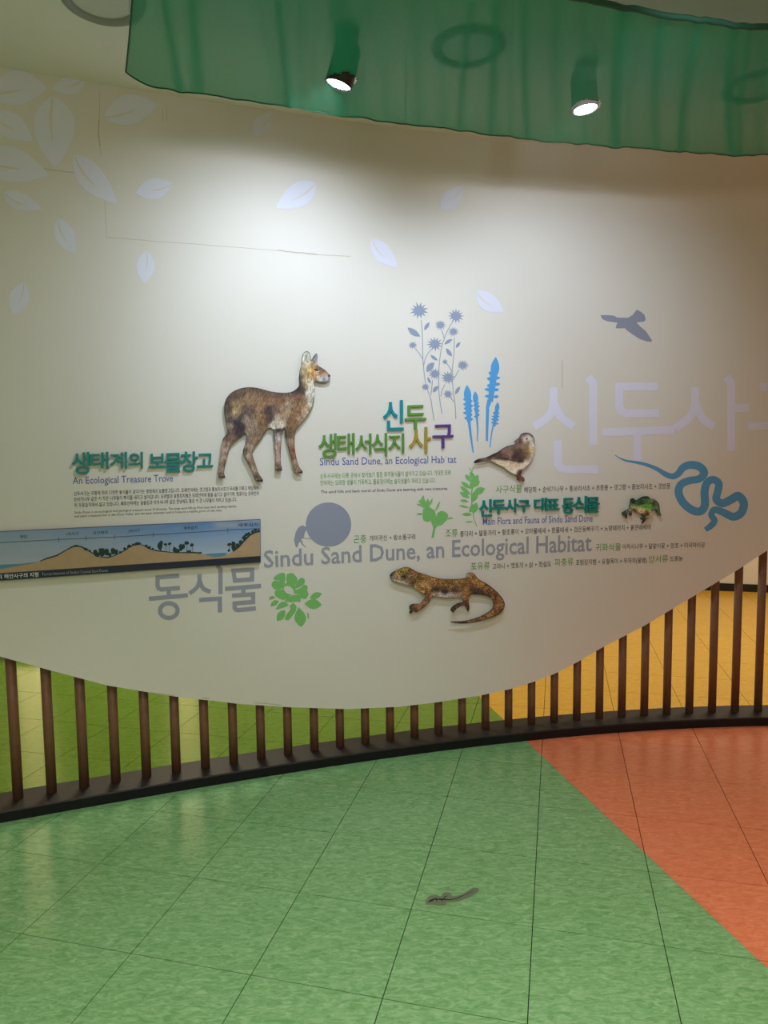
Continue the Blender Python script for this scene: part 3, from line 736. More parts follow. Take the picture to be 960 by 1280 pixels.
# ---------------------------------------------------------------- framed dune panel
M_BOARD = mat('board_edge', (.05, .052, .065), .5)
M_BAND = mat('navy_band', (.022, .028, .05), .45)
def sky_print():
    m = bpy.data.materials.new('printed_sky'); m.use_nodes = True; nt = m.node_tree; b = nt.nodes['Principled BSDF']; N = nt.nodes.new; K = nt.links.new
    g = N('ShaderNodeNewGeometry'); mp = N('ShaderNodeMapping'); mp.inputs['Scale'].default_value = (3.2, 1, 13); K(g.outputs['Position'], mp.inputs['Vector'])
    n = N('ShaderNodeTexNoise'); n.inputs['Scale'].default_value = 1.3; n.inputs['Detail'].default_value = 5; K(mp.outputs[0], n.inputs['Vector'])
    r = N('ShaderNodeValToRGB'); r.color_ramp.elements[0].position = .5; r.color_ramp.elements[1].position = .66; K(n.outputs['Fac'], r.inputs[0])
    r.color_ramp.elements[0].color = (0, 0, 0, 1); r.color_ramp.elements[1].color = (.75, .75, .75, 1)
    at = N('ShaderNodeVertexColor'); at.layer_name = 'Col'
    mx = N('ShaderNodeMix'); mx.data_type = 'RGBA'; K(r.outputs[0], mx.inputs['Factor']); K(at.outputs[0], mx.inputs['A'])
    mx.inputs['B'].default_value = (.34, .40, .50, 1); K(mx.outputs['Result'], b.inputs['Base Color']); b.inputs['Roughness'].default_value = .45
    return m
def vcol(o, fn):
    me = o.data; ca = me.color_attributes.new('Col', 'FLOAT_COLOR', 'POINT')
    for i, v in enumerate(me.vertices): ca.data[i].color = (*fn(v.co), 1)
panel = empty('picture_panel', W(*hit(160, 716)), 'long picture board of a dune cross-section with navy caption band', 'picture panel')
LX = -75
def py_top(x): return 664.4 + (649.2 - 664.4) * x / 325.6
def py_bt(x): return 716.5 + (694.9 - 716.5) * x / 325.9
def py_bb(x): return 725.9 + (702.9 - 725.9) * x / 325.9
def row(fn, x0, x1, n=16): return [(x0 + (x1 - x0) * i / n, fn(x0 + (x1 - x0) * i / n)) for i in range(n + 1)]
strip('board', row(py_top, LX, 325.7, 30), row(py_bb, LX, 325.9, 30), M_BOARD, panel, .001, .018)
# printed sky: a grid with its own print gradient
PO = .0196
xs = [LX + (325.3 - LX) * i / 40 for i in range(41)]; sv = []; sf = []; scol = []
for x in xs:
    for k in range(9):
        t = k / 8; y = py_top(x) + .5 + (py_bt(x) - py_top(x) - .5) * t
        sv.append(W(*hit(x, y, PO), PO))
        a = max(0, min(1, (x - 60) / 160))
        top = [(.24, .34, .50), (.11, .24, .50)]; bot = [(.44, .49, .56), (.45, .56, .70)]
        tc = [top[0][i] * (1 - a) + top[1][i] * a for i in range(3)]; bc = [bot[0][i] * (1 - a) + bot[1][i] * a for i in range(3)]
        tt = t ** 1.1; scol.append([tc[i] * (1 - tt) + bc[i] * tt for i in range(3)])
for i in range(40):
    for k in range(8): sf.append((i * 9 + k, i * 9 + k + 1, i * 9 + k + 10, i * 9 + k + 9))
so = pymesh('printed_sky', sv, sf, sky_print(), panel)
ca = so.data.color_attributes.new('Col', 'FLOAT_COLOR', 'POINT')
for i, c in enumerate(scol): ca.data[i].color = (*c, 1)
dune = [(LX, 723)] + cr(0, 640, 5.647, [(0, 405), (100, 385), (200, 368), (280, 350), (330, 330), (400, 310), (460, 275), (510, 248), (545, 240), (580, 250), (640, 285), (700, 318), (760, 325), (810, 310), (870, 280), (903, 258)]) + \
    cr(160, 640, 5.647, [(0, 252), (40, 238), (80, 232), (110, 238), (150, 262), (200, 275), (330, 290), (450, 288), (520, 292), (550, 303), (600, 316), (650, 316), (690, 305), (740, 280), (780, 250), (820, 205), (860, 165), (900, 145), (932, 140)])
M_SAND = mat('printed_sand', (.45, .315, .185), .5, .3, .12, 30)
M_TREE = mat('printed_trees', (.018, .045, .035), .5)
M_WATER = mat('printed_water', (.10, .26, .36), .5)
plate('printed_water', [cr(0, 640, 5.647, [(-400, 395), (0, 372), (140, 366), (285, 349), (200, 372), (0, 410), (-400, 470)])], M_WATER, panel, PO + .0004)
plate('printed_water', [cr(160, 640, 5.647, [(540, 297), (600, 292), (700, 287), (690, 310), (600, 322), (555, 318)])], M_WATER, panel, PO + .0004)
dn = [q_ for a_, b_ in zip(dune, dune[1:]) for q_ in [tuple(a_[i] + (b_[i] - a_[i]) * k / max(1, int((b_[0] - a_[0]) / 8)) for i in (0, 1)) for k in range(max(1, int((b_[0] - a_[0]) / 8)))]] + [dune[-1]]
strip('printed_dunes', dn, [(x, py_bt(x)) for x, y in dn], M_SAND, panel, PO + .0007)
strip('caption_band', row(py_bt, LX, 325.7, 30), row(lambda x: py_bb(x) - .3, LX, 325.7, 30), M_BAND, panel, PO + .001)
pts = [p for p in dune if p[0] > 48 and not 255 < p[0] < 283]
tr = [strokes('t', [[(x, y - .4, 1.3 + .5 * math.sin(x)) for x, y in pts if x < 256], [(x, y - .4, 2) for x, y in pts if x > 282]], 1, M_TREE, off=PO + .001)]
def blob(x, y, r, sq=1.):
    n = 9; a0 = random.random() * 6
    return plate('t', [[(x + r * random.uniform(.65, 1.15) * math.cos(a0 + 6.283 * k / n), y + sq * r * random.uniform(.65, 1.15) * math.sin(a0 + 6.283 * k / n)) for k in range(n)]], M_TREE, None, PO + .0012)
TREES = [(0, 535, 240, 22, .4), (0, 510, 246, 14, .4), (0, 605, 262, 14, .8), (0, 632, 275, 12, .8), (0, 675, 285, 20, 1.2), (0, 690, 300, 22, .8), (0, 720, 285, 26, 1.5), (0, 750, 280, 20, 1.6), (0, 775, 300, 14, 1.), (0, 800, 275, 20, 1.3), (0, 820, 282, 18, 1.2), (0, 850, 285, 12, .8), (0, 880, 260, 12, 1), (0, 912, 242, 18, .7), (0, 940, 230, 12, .7),
         (160, 10, 240, 16, .7), (160, 66, 224, 26, .5), (160, 128, 240, 14, .8), (160, 150, 252, 14, .9), (160, 175, 262, 12, .8), (160, 225, 240, 20, 1.7), (160, 235, 215, 14, 1), (160, 265, 228, 16, .6), (160, 292, 225, 14, .8), (160, 330, 265, 18, 1.3), (160, 345, 275, 20, .8), (160, 372, 250, 16, 1.6), (160, 390, 245, 16, 1.4), (160, 415, 220, 20, .7), (160, 450, 232, 16, .8), (160, 430, 278, 20, .5), (160, 510, 288, 14, .5),
         (160, 715, 228, 16, .8), (160, 745, 225, 18, 1.2), (160, 745, 250, 20, 1), (160, 712, 272, 10, 1), (160, 775, 235, 18, 1), (160, 795, 212, 16, 1), (160, 822, 185, 18, 1.1), (160, 835, 160, 12, 1), (160, 852, 155, 16, .9), (160, 880, 140, 15, .9), (160, 900, 125, 13, 1), (160, 922, 128, 10, .8)]
for ox, x, y, r, sq in TREES: tr.append(blob(ox + x / 5.647, 640 + y / 5.647, r / 5.647, sq))
tr.append(strokes('t', [cr(160, 640, 5.647, l) for l in ([(267, 235), (268, 275)], [(292, 235), (293, 278)], [(415, 225), (416, 280)], [(455, 235), (457, 285)], [(718, 230), (716, 280)])], .5, M_TREE, off=PO + .0012))
merge('printed_trees', tr, panel)
strokes('scale_line', [[(LX, 682.4), (0, 678.2), (75, 674.3), (143.8, 671.2), (192.5, 668.4), (285.6, 662.6), (325, 660.5)]] + [[(x, y - 3), (x, y + 3)] for x, y in ((73.5, 674.4), (107.6, 672.8), (143.4, 671.2), (191.5, 668.4), (284.8, 662.6))], .5, M_INK, panel, PO + .001)
for b, p0, p1, h in [('해빈', (24.7, 672.8), (33.8, 672.4), 4), ('1차사구', (83, 669.6), (98.5, 668.6), 4), ('사구저지', (116, 668.2), (134.5, 667), 4), ('2차사구', (160.5, 665.8), (175.2, 664.6), 4), ('배후습지', (230, 662), (246.6, 661.2), 4), ('배후산지', (298, 658.4), (322.5, 657), 4)]:
    text_line('panel_text', b, p0, p1, h, M_INK, panel, PO + .001)
text_line('panel_text', '신두리 해안사구의 지형', (-15, 724.3), (48.2, 720.4), 5.4, M_WHITEI, panel, PO + .0015, offset=.01)
text_line('panel_text', 'Terrain features of Sinduri Coastal Sand Dunes', (52.2, 719.6), (135, 714.5), 3.6, mat('grey_ink', (.35, .36, .4), .6), panel, PO + .0015)

# ---------------------------------------------------------------- painted animal cutouts
RNG = np.random.default_rng(3)
_vn = RNG.random((256, 256))
def vnoise(x, y):
    xi = np.floor(x).astype(int); yi = np.floor(y).astype(int); fx = x - xi; fy = y - yi
    fx = fx * fx * (3 - 2 * fx); fy = fy * fy * (3 - 2 * fy)
    g = lambda a, b: _vn[a % 256, b % 256]
    return (g(xi, yi) * (1 - fx) + g(xi + 1, yi) * fx) * (1 - fy) + (g(xi, yi + 1) * (1 - fx) + g(xi + 1, yi + 1) * fx) * fy
def seg_dist(P, line):
    d = np.full(len(P), 1e9); w = np.zeros(len(P))
    for a, b in zip(line, line[1:]):
        A = np.array(a[:2]); B = np.array(b[:2]); ab = B - A; t = np.clip(((P - A) @ ab) / max(1e-9, ab @ ab), 0, 1)
        dd = np.hypot(*(P - (A + t[:, None] * ab)).T); wa = a[2] * (1 - t) + b[2] * t
        m = dd - wa / 2 < d; d = np.where(m, dd - wa / 2, d)
    return d
def srgb2lin(c):
    c = np.clip(c / 255., 0, 1); return np.where(c <= .04045, c / 12.92, ((c + .055) / 1.055) ** 2.4)
M_PAINT = bpy.data.materials.new('painted_print'); M_PAINT.use_nodes = True
_nt = M_PAINT.node_tree; _a = _nt.nodes.new('ShaderNodeVertexColor'); _a.layer_name = 'Col'
_nt.links.new(_a.outputs[0], _nt.nodes['Principled BSDF'].inputs['Base Color']); _nt.nodes['Principled BSDF'].inputs['Roughness'].default_value = .5
M_EDGE = mat('cutout_edge', (.09, .085, .075), .6)
def cutout(name, lab, cat, org, outline, samples, lines, wallc, step=.6, sig=16., grain=.22, gdir=(.5, 1.), gs=.35, off=.019, thick=.004, spacers=(), blotch=None, gain=.9, rim=.55):
    x0, y0, s = org
    out = [tuple(p[:2]) for p in cr(x0, y0, s, outline)]
    root = empty(name, W(*hit(sum(p[0] for p in out) / len(out), max(p[1] for p in out))), lab, cat)
    poly = np.array(out); mn = poly.min(0); mx = poly.max(0)
    def inside(P):
        c = np.zeros(len(P), bool); n = len(poly)
        for i in range(n):
            a = poly[i]; b = poly[(i + 1) % n]
            cond = (a[1] > P[:, 1]) != (b[1] > P[:, 1])
            with np.errstate(divide='ignore', invalid='ignore'):
                xx = (b[0] - a[0]) * (P[:, 1] - a[1]) / (b[1] - a[1]) + a[0]
            c ^= cond & (P[:, 0] < xx)
        return c
    gx, gy = np.meshgrid(np.arange(mn[0], mx[0], step), np.arange(mn[1], mx[1], step * .9))
    gx = gx + (np.arange(gx.shape[0]) % 2)[:, None] * step / 2
    G = np.stack([gx.ravel(), gy.ravel()], 1); G = G[inside(G)]
    # keep grid points off the outline
    ring_ = [(a[0], a[1], 0.) for a in out] + [(out[0][0], out[0][1], 0.)]
    G = G[seg_dist(G, ring_) > step * .3]
    bd = []
    for i in range(len(out)):
        a = np.array(out[i]); b = np.array(out[(i + 1) % len(out)]); n = max(1, int(np.hypot(*(b - a)) / (step * 1.6)))
        for k in range(n): bd.append(a + (b - a) * k / n)
    nb = len(bd); P = np.concatenate([np.array(bd), G])
    res = delaunay_2d_cdt([Vector(p) for p in P], [(i, (i + 1) % nb) for i in range(nb)], [list(range(nb))], 1, 1e-5)
    V2 = np.array([tuple(v) for v in res[0]]); F2 = [tuple(f) for f in res[2]]
    # wall coordinates by interpolation of a small survey grid
    ft = off + thick; n = 8; gxs = np.linspace(mn[0] - 1, mx[0] + 1, n + 1); gys = np.linspace(mn[1] - 1, mx[1] + 1, n + 1)
    H_ = np.array([[hit(a, b, ft) for b in gys] for a in gxs])
    def uvz(Q):
        a = (Q[:, 0] - gxs[0]) / (gxs[1] - gxs[0]); b = (Q[:, 1] - gys[0]) / (gys[1] - gys[0])
        i = np.clip(a.astype(int), 0, n - 1); j = np.clip(b.astype(int), 0, n - 1); a = (a - i)[:, None]; b = (b - j)[:, None]
        return (H_[i, j] * (1 - a) + H_[i + 1, j] * a) * (1 - b) + (H_[i, j + 1] * (1 - a) + H_[i + 1, j + 1] * a) * b
    UV = uvz(V2)
    verts = [W(u, z, ft) for u, z in UV]
    if F2:
        t = F2[0]; a, b, c = UV[t[0]], UV[t[1]], UV[t[2]]
        if (b[0] - a[0]) * (c[1] - a[1]) - (c[0] - a[0]) * (b[1] - a[1]) < 0: F2 = [f[::-1] for f in F2]
    o = pymesh('painted_face', verts, F2, M_PAINT, root)
    # painting
    Q = np.stack([(V2[:, 0] - x0) * s, (V2[:, 1] - y0) * s], 1)
    S = np.array([q[:2] for q in samples], float); Cc = srgb2lin(np.array([q[2] for q in samples], float))
    d2 = ((Q[:, None, :] - S[None]) ** 2).sum(-1)
    ds_ = np.sqrt(((S[:, None] - S[None]) ** 2).sum(-1)); ds_.sort(1); sg = np.clip(.62 * ds_[:, 1:4].mean(1), 5, sig)
    w = np.exp(-d2 / (2 * sg * sg)) / sg + 1e-5 / (1 + d2 / (sig * sig)) ** 2
    w /= w.sum(1, keepdims=True); C_ = w @ Cc
    ca_, sa_ = gdir
    gn = vnoise(Q[:, 0] * gs * sa_ + Q[:, 1] * gs * .15, Q[:, 1] * gs * ca_ - Q[:, 0] * gs * .1 + 50) - .5
    gn2 = vnoise(Q[:, 0] * gs * 3.1 + 9, Q[:, 1] * gs * 3.1) - .5; gn3 = vnoise(Q[:, 0] * .045, Q[:, 1] * .045 + 77) - .5
    C_ = C_ * np.clip(1 + grain * (1.3 * gn + 1.2 * gn2 + .7 * gn3), .2, 2)[:, None] ** 1.6
    if blotch:
        thr, col = blotch; m = np.clip((vnoise(Q[:, 0] * gs * 1.7 + 31, Q[:, 1] * gs * 1.7 + 5) - thr) * 6, 0, .75)[:, None]
        lum = C_.sum(1, keepdims=True) / 3
        C_ = C_ * (1 - m) + m * srgb2lin(np.array(col, float)) * np.clip(lum / .12, .25, 1.3)
    for pts, col, soft, op in lines:
        if len(pts) == 1: pts = [pts[0], (pts[0][0] + .01, pts[0][1], pts[0][2])]
        d = seg_dist(Q, pts); a = np.clip(.5 - d / (2 * soft), 0, 1)[:, None] * op
        C_ = C_ * (1 - a) + a * srgb2lin(np.array(col, float))
    k = min(3., (np.array(WALB) / srgb2lin(np.array(wallc, float))).mean()) * np.array([1.02, 1., .98])
    ed = -seg_dist(V2, ring_) if False else seg_dist(V2, ring_); C_ = C_ * (rim + (1 - rim) * np.clip(ed / 1.3, 0, 1))[:, None]
    C_ = np.clip(C_ * k * gain, .004, .85)
    cat_ = o.data.color_attributes.new('Col', 'FLOAT_COLOR', 'POINT')
    cat_.data.foreach_set('color', np.concatenate([C_, np.ones((len(C_), 1))], 1).ravel().astype(np.float32))
    # solid board behind the painted face
    B_ = [W(*hit(p[0], p[1], ft), ft - .0002) for p in out]; uvb = [hit(p[0], p[1], ft) for p in out]
    tri = ngon_faces([uvb]); N_ = len(out); vv = B_ + [W(u, z, off) for u, z in uvb]
    ff = [tuple(i + N_ for i in t) for t in tri] + [(i, (i + 1) % N_, N_ + (i + 1) % N_, N_ + i) for i in range(N_)]
    bo = pymesh('board', vv, ff, M_EDGE, root)
    bm = bmesh.new(); bm.from_mesh(bo.data); bmesh.ops.recalc_face_normals(bm, faces=bm.faces); bm.to_mesh(bo.data); bm.free()
    for x, y in spacers:
        (px, py), = cr(x0, y0, s, [(x, y)]); u, z = hit(px, py, ft); r_ = .006
        sv = [W(u + a * r_, z + b * r_, o_) for o_ in (.0, off + .0005) for a, b in ((-1, -1), (1, -1), (1, 1), (-1, 1))]
        pymesh('spacer', sv, [(3, 2, 1, 0), (4, 5, 6, 7), (0, 1, 5, 4), (1, 2, 6, 5), (2, 3, 7, 6), (3, 0, 4, 7)], M_SPACER, root)
    return root

# deer
DK = (40, 34, 38)
cutout('deer_cutout', 'flat painted deer cutout mounted off the wall, standing in side view', 'cutout', (260, 430, 6),
    smoothpts([(703, 150), (703, 110), (715, 70), (740, 52), (762, 66), (770, 100), (773, 122), (795, 88), (815, 69), (822, 100), (818, 150), (838, 170), (870, 190), (905, 222), (918, 236), (916, 255), (910, 272), (880, 286), (835, 285), (803, 278), (801, 340), (798, 400), (785, 455), (752, 525), (708, 582), (674, 622), (655, 650), (650, 700), (649, 760), (660, 840), (682, 918), (708, 952), (706, 970), (672, 974), (645, 955), (636, 915), (620, 845), (598, 760), (580, 690), (573, 632), (562, 640), (552, 720), (546, 800), (547, 900), (556, 935), (546, 956), (510, 951), (503, 915), (508, 850), (496, 740), (489, 642), (455, 630), (440, 640), (420, 672), (400, 705), (368, 745), (338, 790), (336, 840), (356, 900), (382, 975), (412, 1018), (405, 1036), (368, 1035), (350, 1010), (334, 960), (300, 890), (268, 830), (263, 795), (281, 750), (290, 710), (283, 668), (240, 697), (190, 740), (162, 775), (150, 830), (132, 900), (120, 965), (128, 990), (127, 1005), (90, 1005), (76, 990), (77, 950), (90, 860), (102, 760), (112, 712), (140, 675), (146, 640), (135, 580), (123, 510), (126, 440), (150, 390), (190, 355), (250, 331), (310, 324), (380, 331), (470, 356), (560, 366), (620, 361), (660, 340), (687, 305), (684, 250), (687, 200)], 2, True),
    [(250, 350, (88, 70, 56)), (330, 345, (98, 76, 58)), (330, 385, (125, 98, 72)), (450, 378, (98, 74, 56)), (450, 420, (128, 98, 72)), (560, 385, (98, 74, 56)), (560, 430, (122, 92, 66)), (620, 390, (120, 98, 78)), (610, 440, (155, 135, 115)), (580, 480, (150, 126, 104)), (650, 430, (135, 100, 72)), (690, 400, (108, 78, 58)), (700, 470, (140, 108, 78)), (660, 520, (135, 102, 72)), (720, 430, (150, 112, 78)), (755, 420, (190, 182, 165)), (770, 350, (214, 212, 200)), (775, 300, (205, 203, 190)), (785, 420, (165, 162, 150)), (735, 500, (172, 152, 126)), (690, 570, (150, 130, 108)),
     (692, 300, (45, 42, 48)), (700, 240, (62, 58, 60)), (690, 340, (52, 44, 46)), (650, 365, (70, 54, 48)), (715, 330, (70, 55, 48)), (735, 310, (180, 158, 118)), (735, 270, (190, 165, 125)), (715, 200, (150, 135, 110)), (730, 230, (178, 156, 112)), (760, 280, (205, 198, 172)), (775, 240, (182, 140, 82)), (765, 190, (196, 156, 100)), (790, 150, (150, 118, 55)), (820, 165, (120, 95, 60)), (850, 225, (172, 132, 85)), (860, 195, (105, 82, 65)), (800, 250, (180, 135, 90)), (885, 225, (140, 105, 85)), (885, 245, (200, 165, 150)), (845, 262, (222, 222, 226)), (810, 262, (196, 160, 130)), (893, 262, (160, 178, 205)), (855, 280, (105, 118, 112)),
     (738, 80, (190, 190, 180)), (735, 115, (222, 220, 208)), (752, 110, (222, 218, 205)), (740, 140, (205, 192, 165)), (795, 105, (58, 50, 62)), (812, 110, (150, 150, 165)), (810, 140, (205, 200, 190)), (790, 128, (120, 105, 95)),
     (165, 420, (78, 62, 52)), (200, 400, (92, 74, 58)), (200, 450, (140, 114, 80)), (215, 500, (165, 138, 98)), (205, 540, (175, 152, 125)), (235, 470, (150, 125, 85)), (260, 440, (120, 95, 72)), (300, 430, (135, 108, 82)), (350, 450, (128, 98, 72)), (400, 470, (138, 105, 78)), (270, 490, (82, 64, 62)), (310, 510, (92, 74, 66)), (330, 480, (100, 80, 66)), (340, 560, (125, 105, 88)), (290, 570, (140, 122, 108)), (380, 520, (140, 108, 80)), (412, 550, (132, 96, 64)), (410, 610, (125, 92, 64)), (330, 610, (140, 124, 108)), (375, 660, (115, 96, 80)), (310, 650, (145, 128, 112)),
     (215, 580, (44, 37, 48)), (250, 630, (48, 40, 50)), (215, 640, (56, 46, 52)), (240, 670, (60, 48, 52)), (235, 545, (60, 48, 50)), (178, 560, (72, 60, 60)), (148, 470, (70, 58, 52)), (150, 540, (98, 84, 72)), (160, 620, (135, 120, 106)), (180, 660, (100, 84, 74)), (135, 700, (88, 72, 62)), (180, 710, (105, 84, 70)), (130, 760, (155, 132, 116)), (118, 800, (180, 160, 145)), (140, 820, (120, 92, 75)), (108, 860, (165, 148, 135)), (125, 900, (110, 86, 70)), (98, 940, (160, 145, 128)), (108, 965, (120, 98, 80)),
     (320, 720, (132, 112, 96)), (355, 720, (142, 112, 86)), (300, 780, (150, 132, 115)), (280, 800, (95, 75, 62)), (312, 830, (172, 155, 140)), (322, 880, (135, 105, 84)), (345, 940, (168, 150, 132)), (355, 985, (122, 100, 84)), (320, 910, (110, 84, 66)),
     (455, 505, (58, 46, 56)), (465, 540, (72, 56, 56)), (445, 580, (82, 62, 52)), (500, 500, (110, 88, 74)), (520, 560, (158, 138, 122)), (520, 600, (205, 188, 175)), (490, 620, (212, 198, 188)), (560, 600, (195, 180, 165)), (570, 540, (150, 125, 102)), (605, 600, (125, 96, 70)), (640, 580, (122, 88, 62)), (600, 640, (100, 80, 60)), (630, 680, (118, 92, 72)), (630, 760, (132, 94, 74)), (612, 740, (160, 140, 122)), (640, 830, (128, 90, 70)), (652, 900, (158, 134, 112)), (670, 935, (135, 110, 90)), (585, 680, (70, 60, 50)),
     (520, 645, (28, 26, 36)), (500, 700, (60, 68, 80)), (520, 700, (205, 200, 196)), (540, 690, (122, 90, 76)), (515, 780, (190, 172, 160)), (535, 780, (130, 92, 78)), (525, 870, (165, 142, 126)), (522, 915, (130, 108, 92))],
    [([(703, 150, 4), (703, 110, 4), (715, 70, 5), (740, 54, 5), (762, 68, 5), (768, 100, 4), (770, 130, 3)], (70, 70, 68), 3, .9), ([(742, 85, 6), (738, 120, 7), (750, 140, 6)], (105, 100, 85), 3, .8), ([(728, 105, 3), (732, 135, 4)], (120, 115, 100), 2, .6),
     ([(812, 208, 4), (826, 206, 5), (836, 202, 3)], (238, 234, 226), 2, .85), ([(794, 189, 6), (806, 193, 11), (820, 198, 13)], (26, 18, 18), 2.5, 1), ([(908, 239, 17)], (10, 8, 10), 3, 1), ([(830, 170, 4), (870, 194, 4), (900, 220, 3)], (66, 56, 52), 3, .7), ([(770, 215, 4), (790, 240, 5), (810, 258, 4)], (110, 78, 50), 4, .5), ([(806, 276, 5), (850, 284, 5), (900, 276, 5)], (75, 92, 92), 4, .8), ([(860, 262, 3), (895, 250, 2)], (95, 95, 105), 2, .6),
     ([(787, 250, 4), (793, 280, 5)], (90, 80, 62), 3, .5), ([(735, 305, 7), (745, 330, 5)], (88, 60, 40), 4, .7), ([(686, 250, 8), (690, 300, 12), (672, 340, 12), (640, 360, 8)], (36, 32, 38), 8, .7),
     ([(90, 968, 6), (104, 972, 6)], DK, 3, .9), ([(84, 996, 9), (126, 1000, 10)], (24, 18, 18), 4, .95), ([(362, 996, 10)], DK, 3, .9), ([(365, 1026, 10), (408, 1024, 14)], (20, 15, 16), 4, .95), ([(512, 914, 5), (530, 920, 4)], DK, 3, .8), ([(512, 942, 10), (550, 942, 12)], (20, 15, 16), 4, .95), ([(655, 942, 12)], DK, 3, .9), ([(675, 966, 9), (706, 962, 12)], (20, 15, 16), 4, .95),
     ([(575, 640, 5), (590, 700, 5), (610, 790, 5), (635, 880, 4)], (58, 60, 44), 3, .7), ([(497, 660, 6), (506, 780, 5), (508, 880, 4)], (58, 66, 82), 3, .8), ([(430, 500, 5), (445, 560, 6), (440, 620, 5)], (60, 42, 32), 5, .8), ([(165, 470, 5), (185, 530, 5), (200, 560, 4)], (70, 48, 44), 4, .7), ([(215, 560, 4), (250, 530, 4), (262, 480, 3)], (58, 44, 44), 4, .6), ([(480, 632, 4), (540, 628, 4), (575, 612, 3)], (232, 226, 222), 3, .6), ([(490, 646, 8), (560, 640, 8)], (25, 20, 28), 4, .9), ([(340, 780, 4), (300, 830, 4), (340, 930, 3)], (200, 185, 170), 4, .35),
     ([(150, 392, 4), (250, 333, 4), (310, 327, 5), (380, 333, 5), (470, 358, 5), (600, 366, 5)], (58, 46, 42), 5, .7), ([(262, 798, 5), (300, 885, 5), (335, 960, 4), (352, 1010, 4)], (60, 50, 42), 4, .7), ([(124, 450, 5), (124, 510, 5), (140, 600, 4)], (48, 42, 38), 5, .6)],
    (196, 197, 196), step=.58, sig=17, grain=.5, gain=.86, gdir=(.35, 1.1), gs=.17, spacers=[(250, 430), (620, 440), (740, 300), (320, 760), (110, 800), (630, 800)])

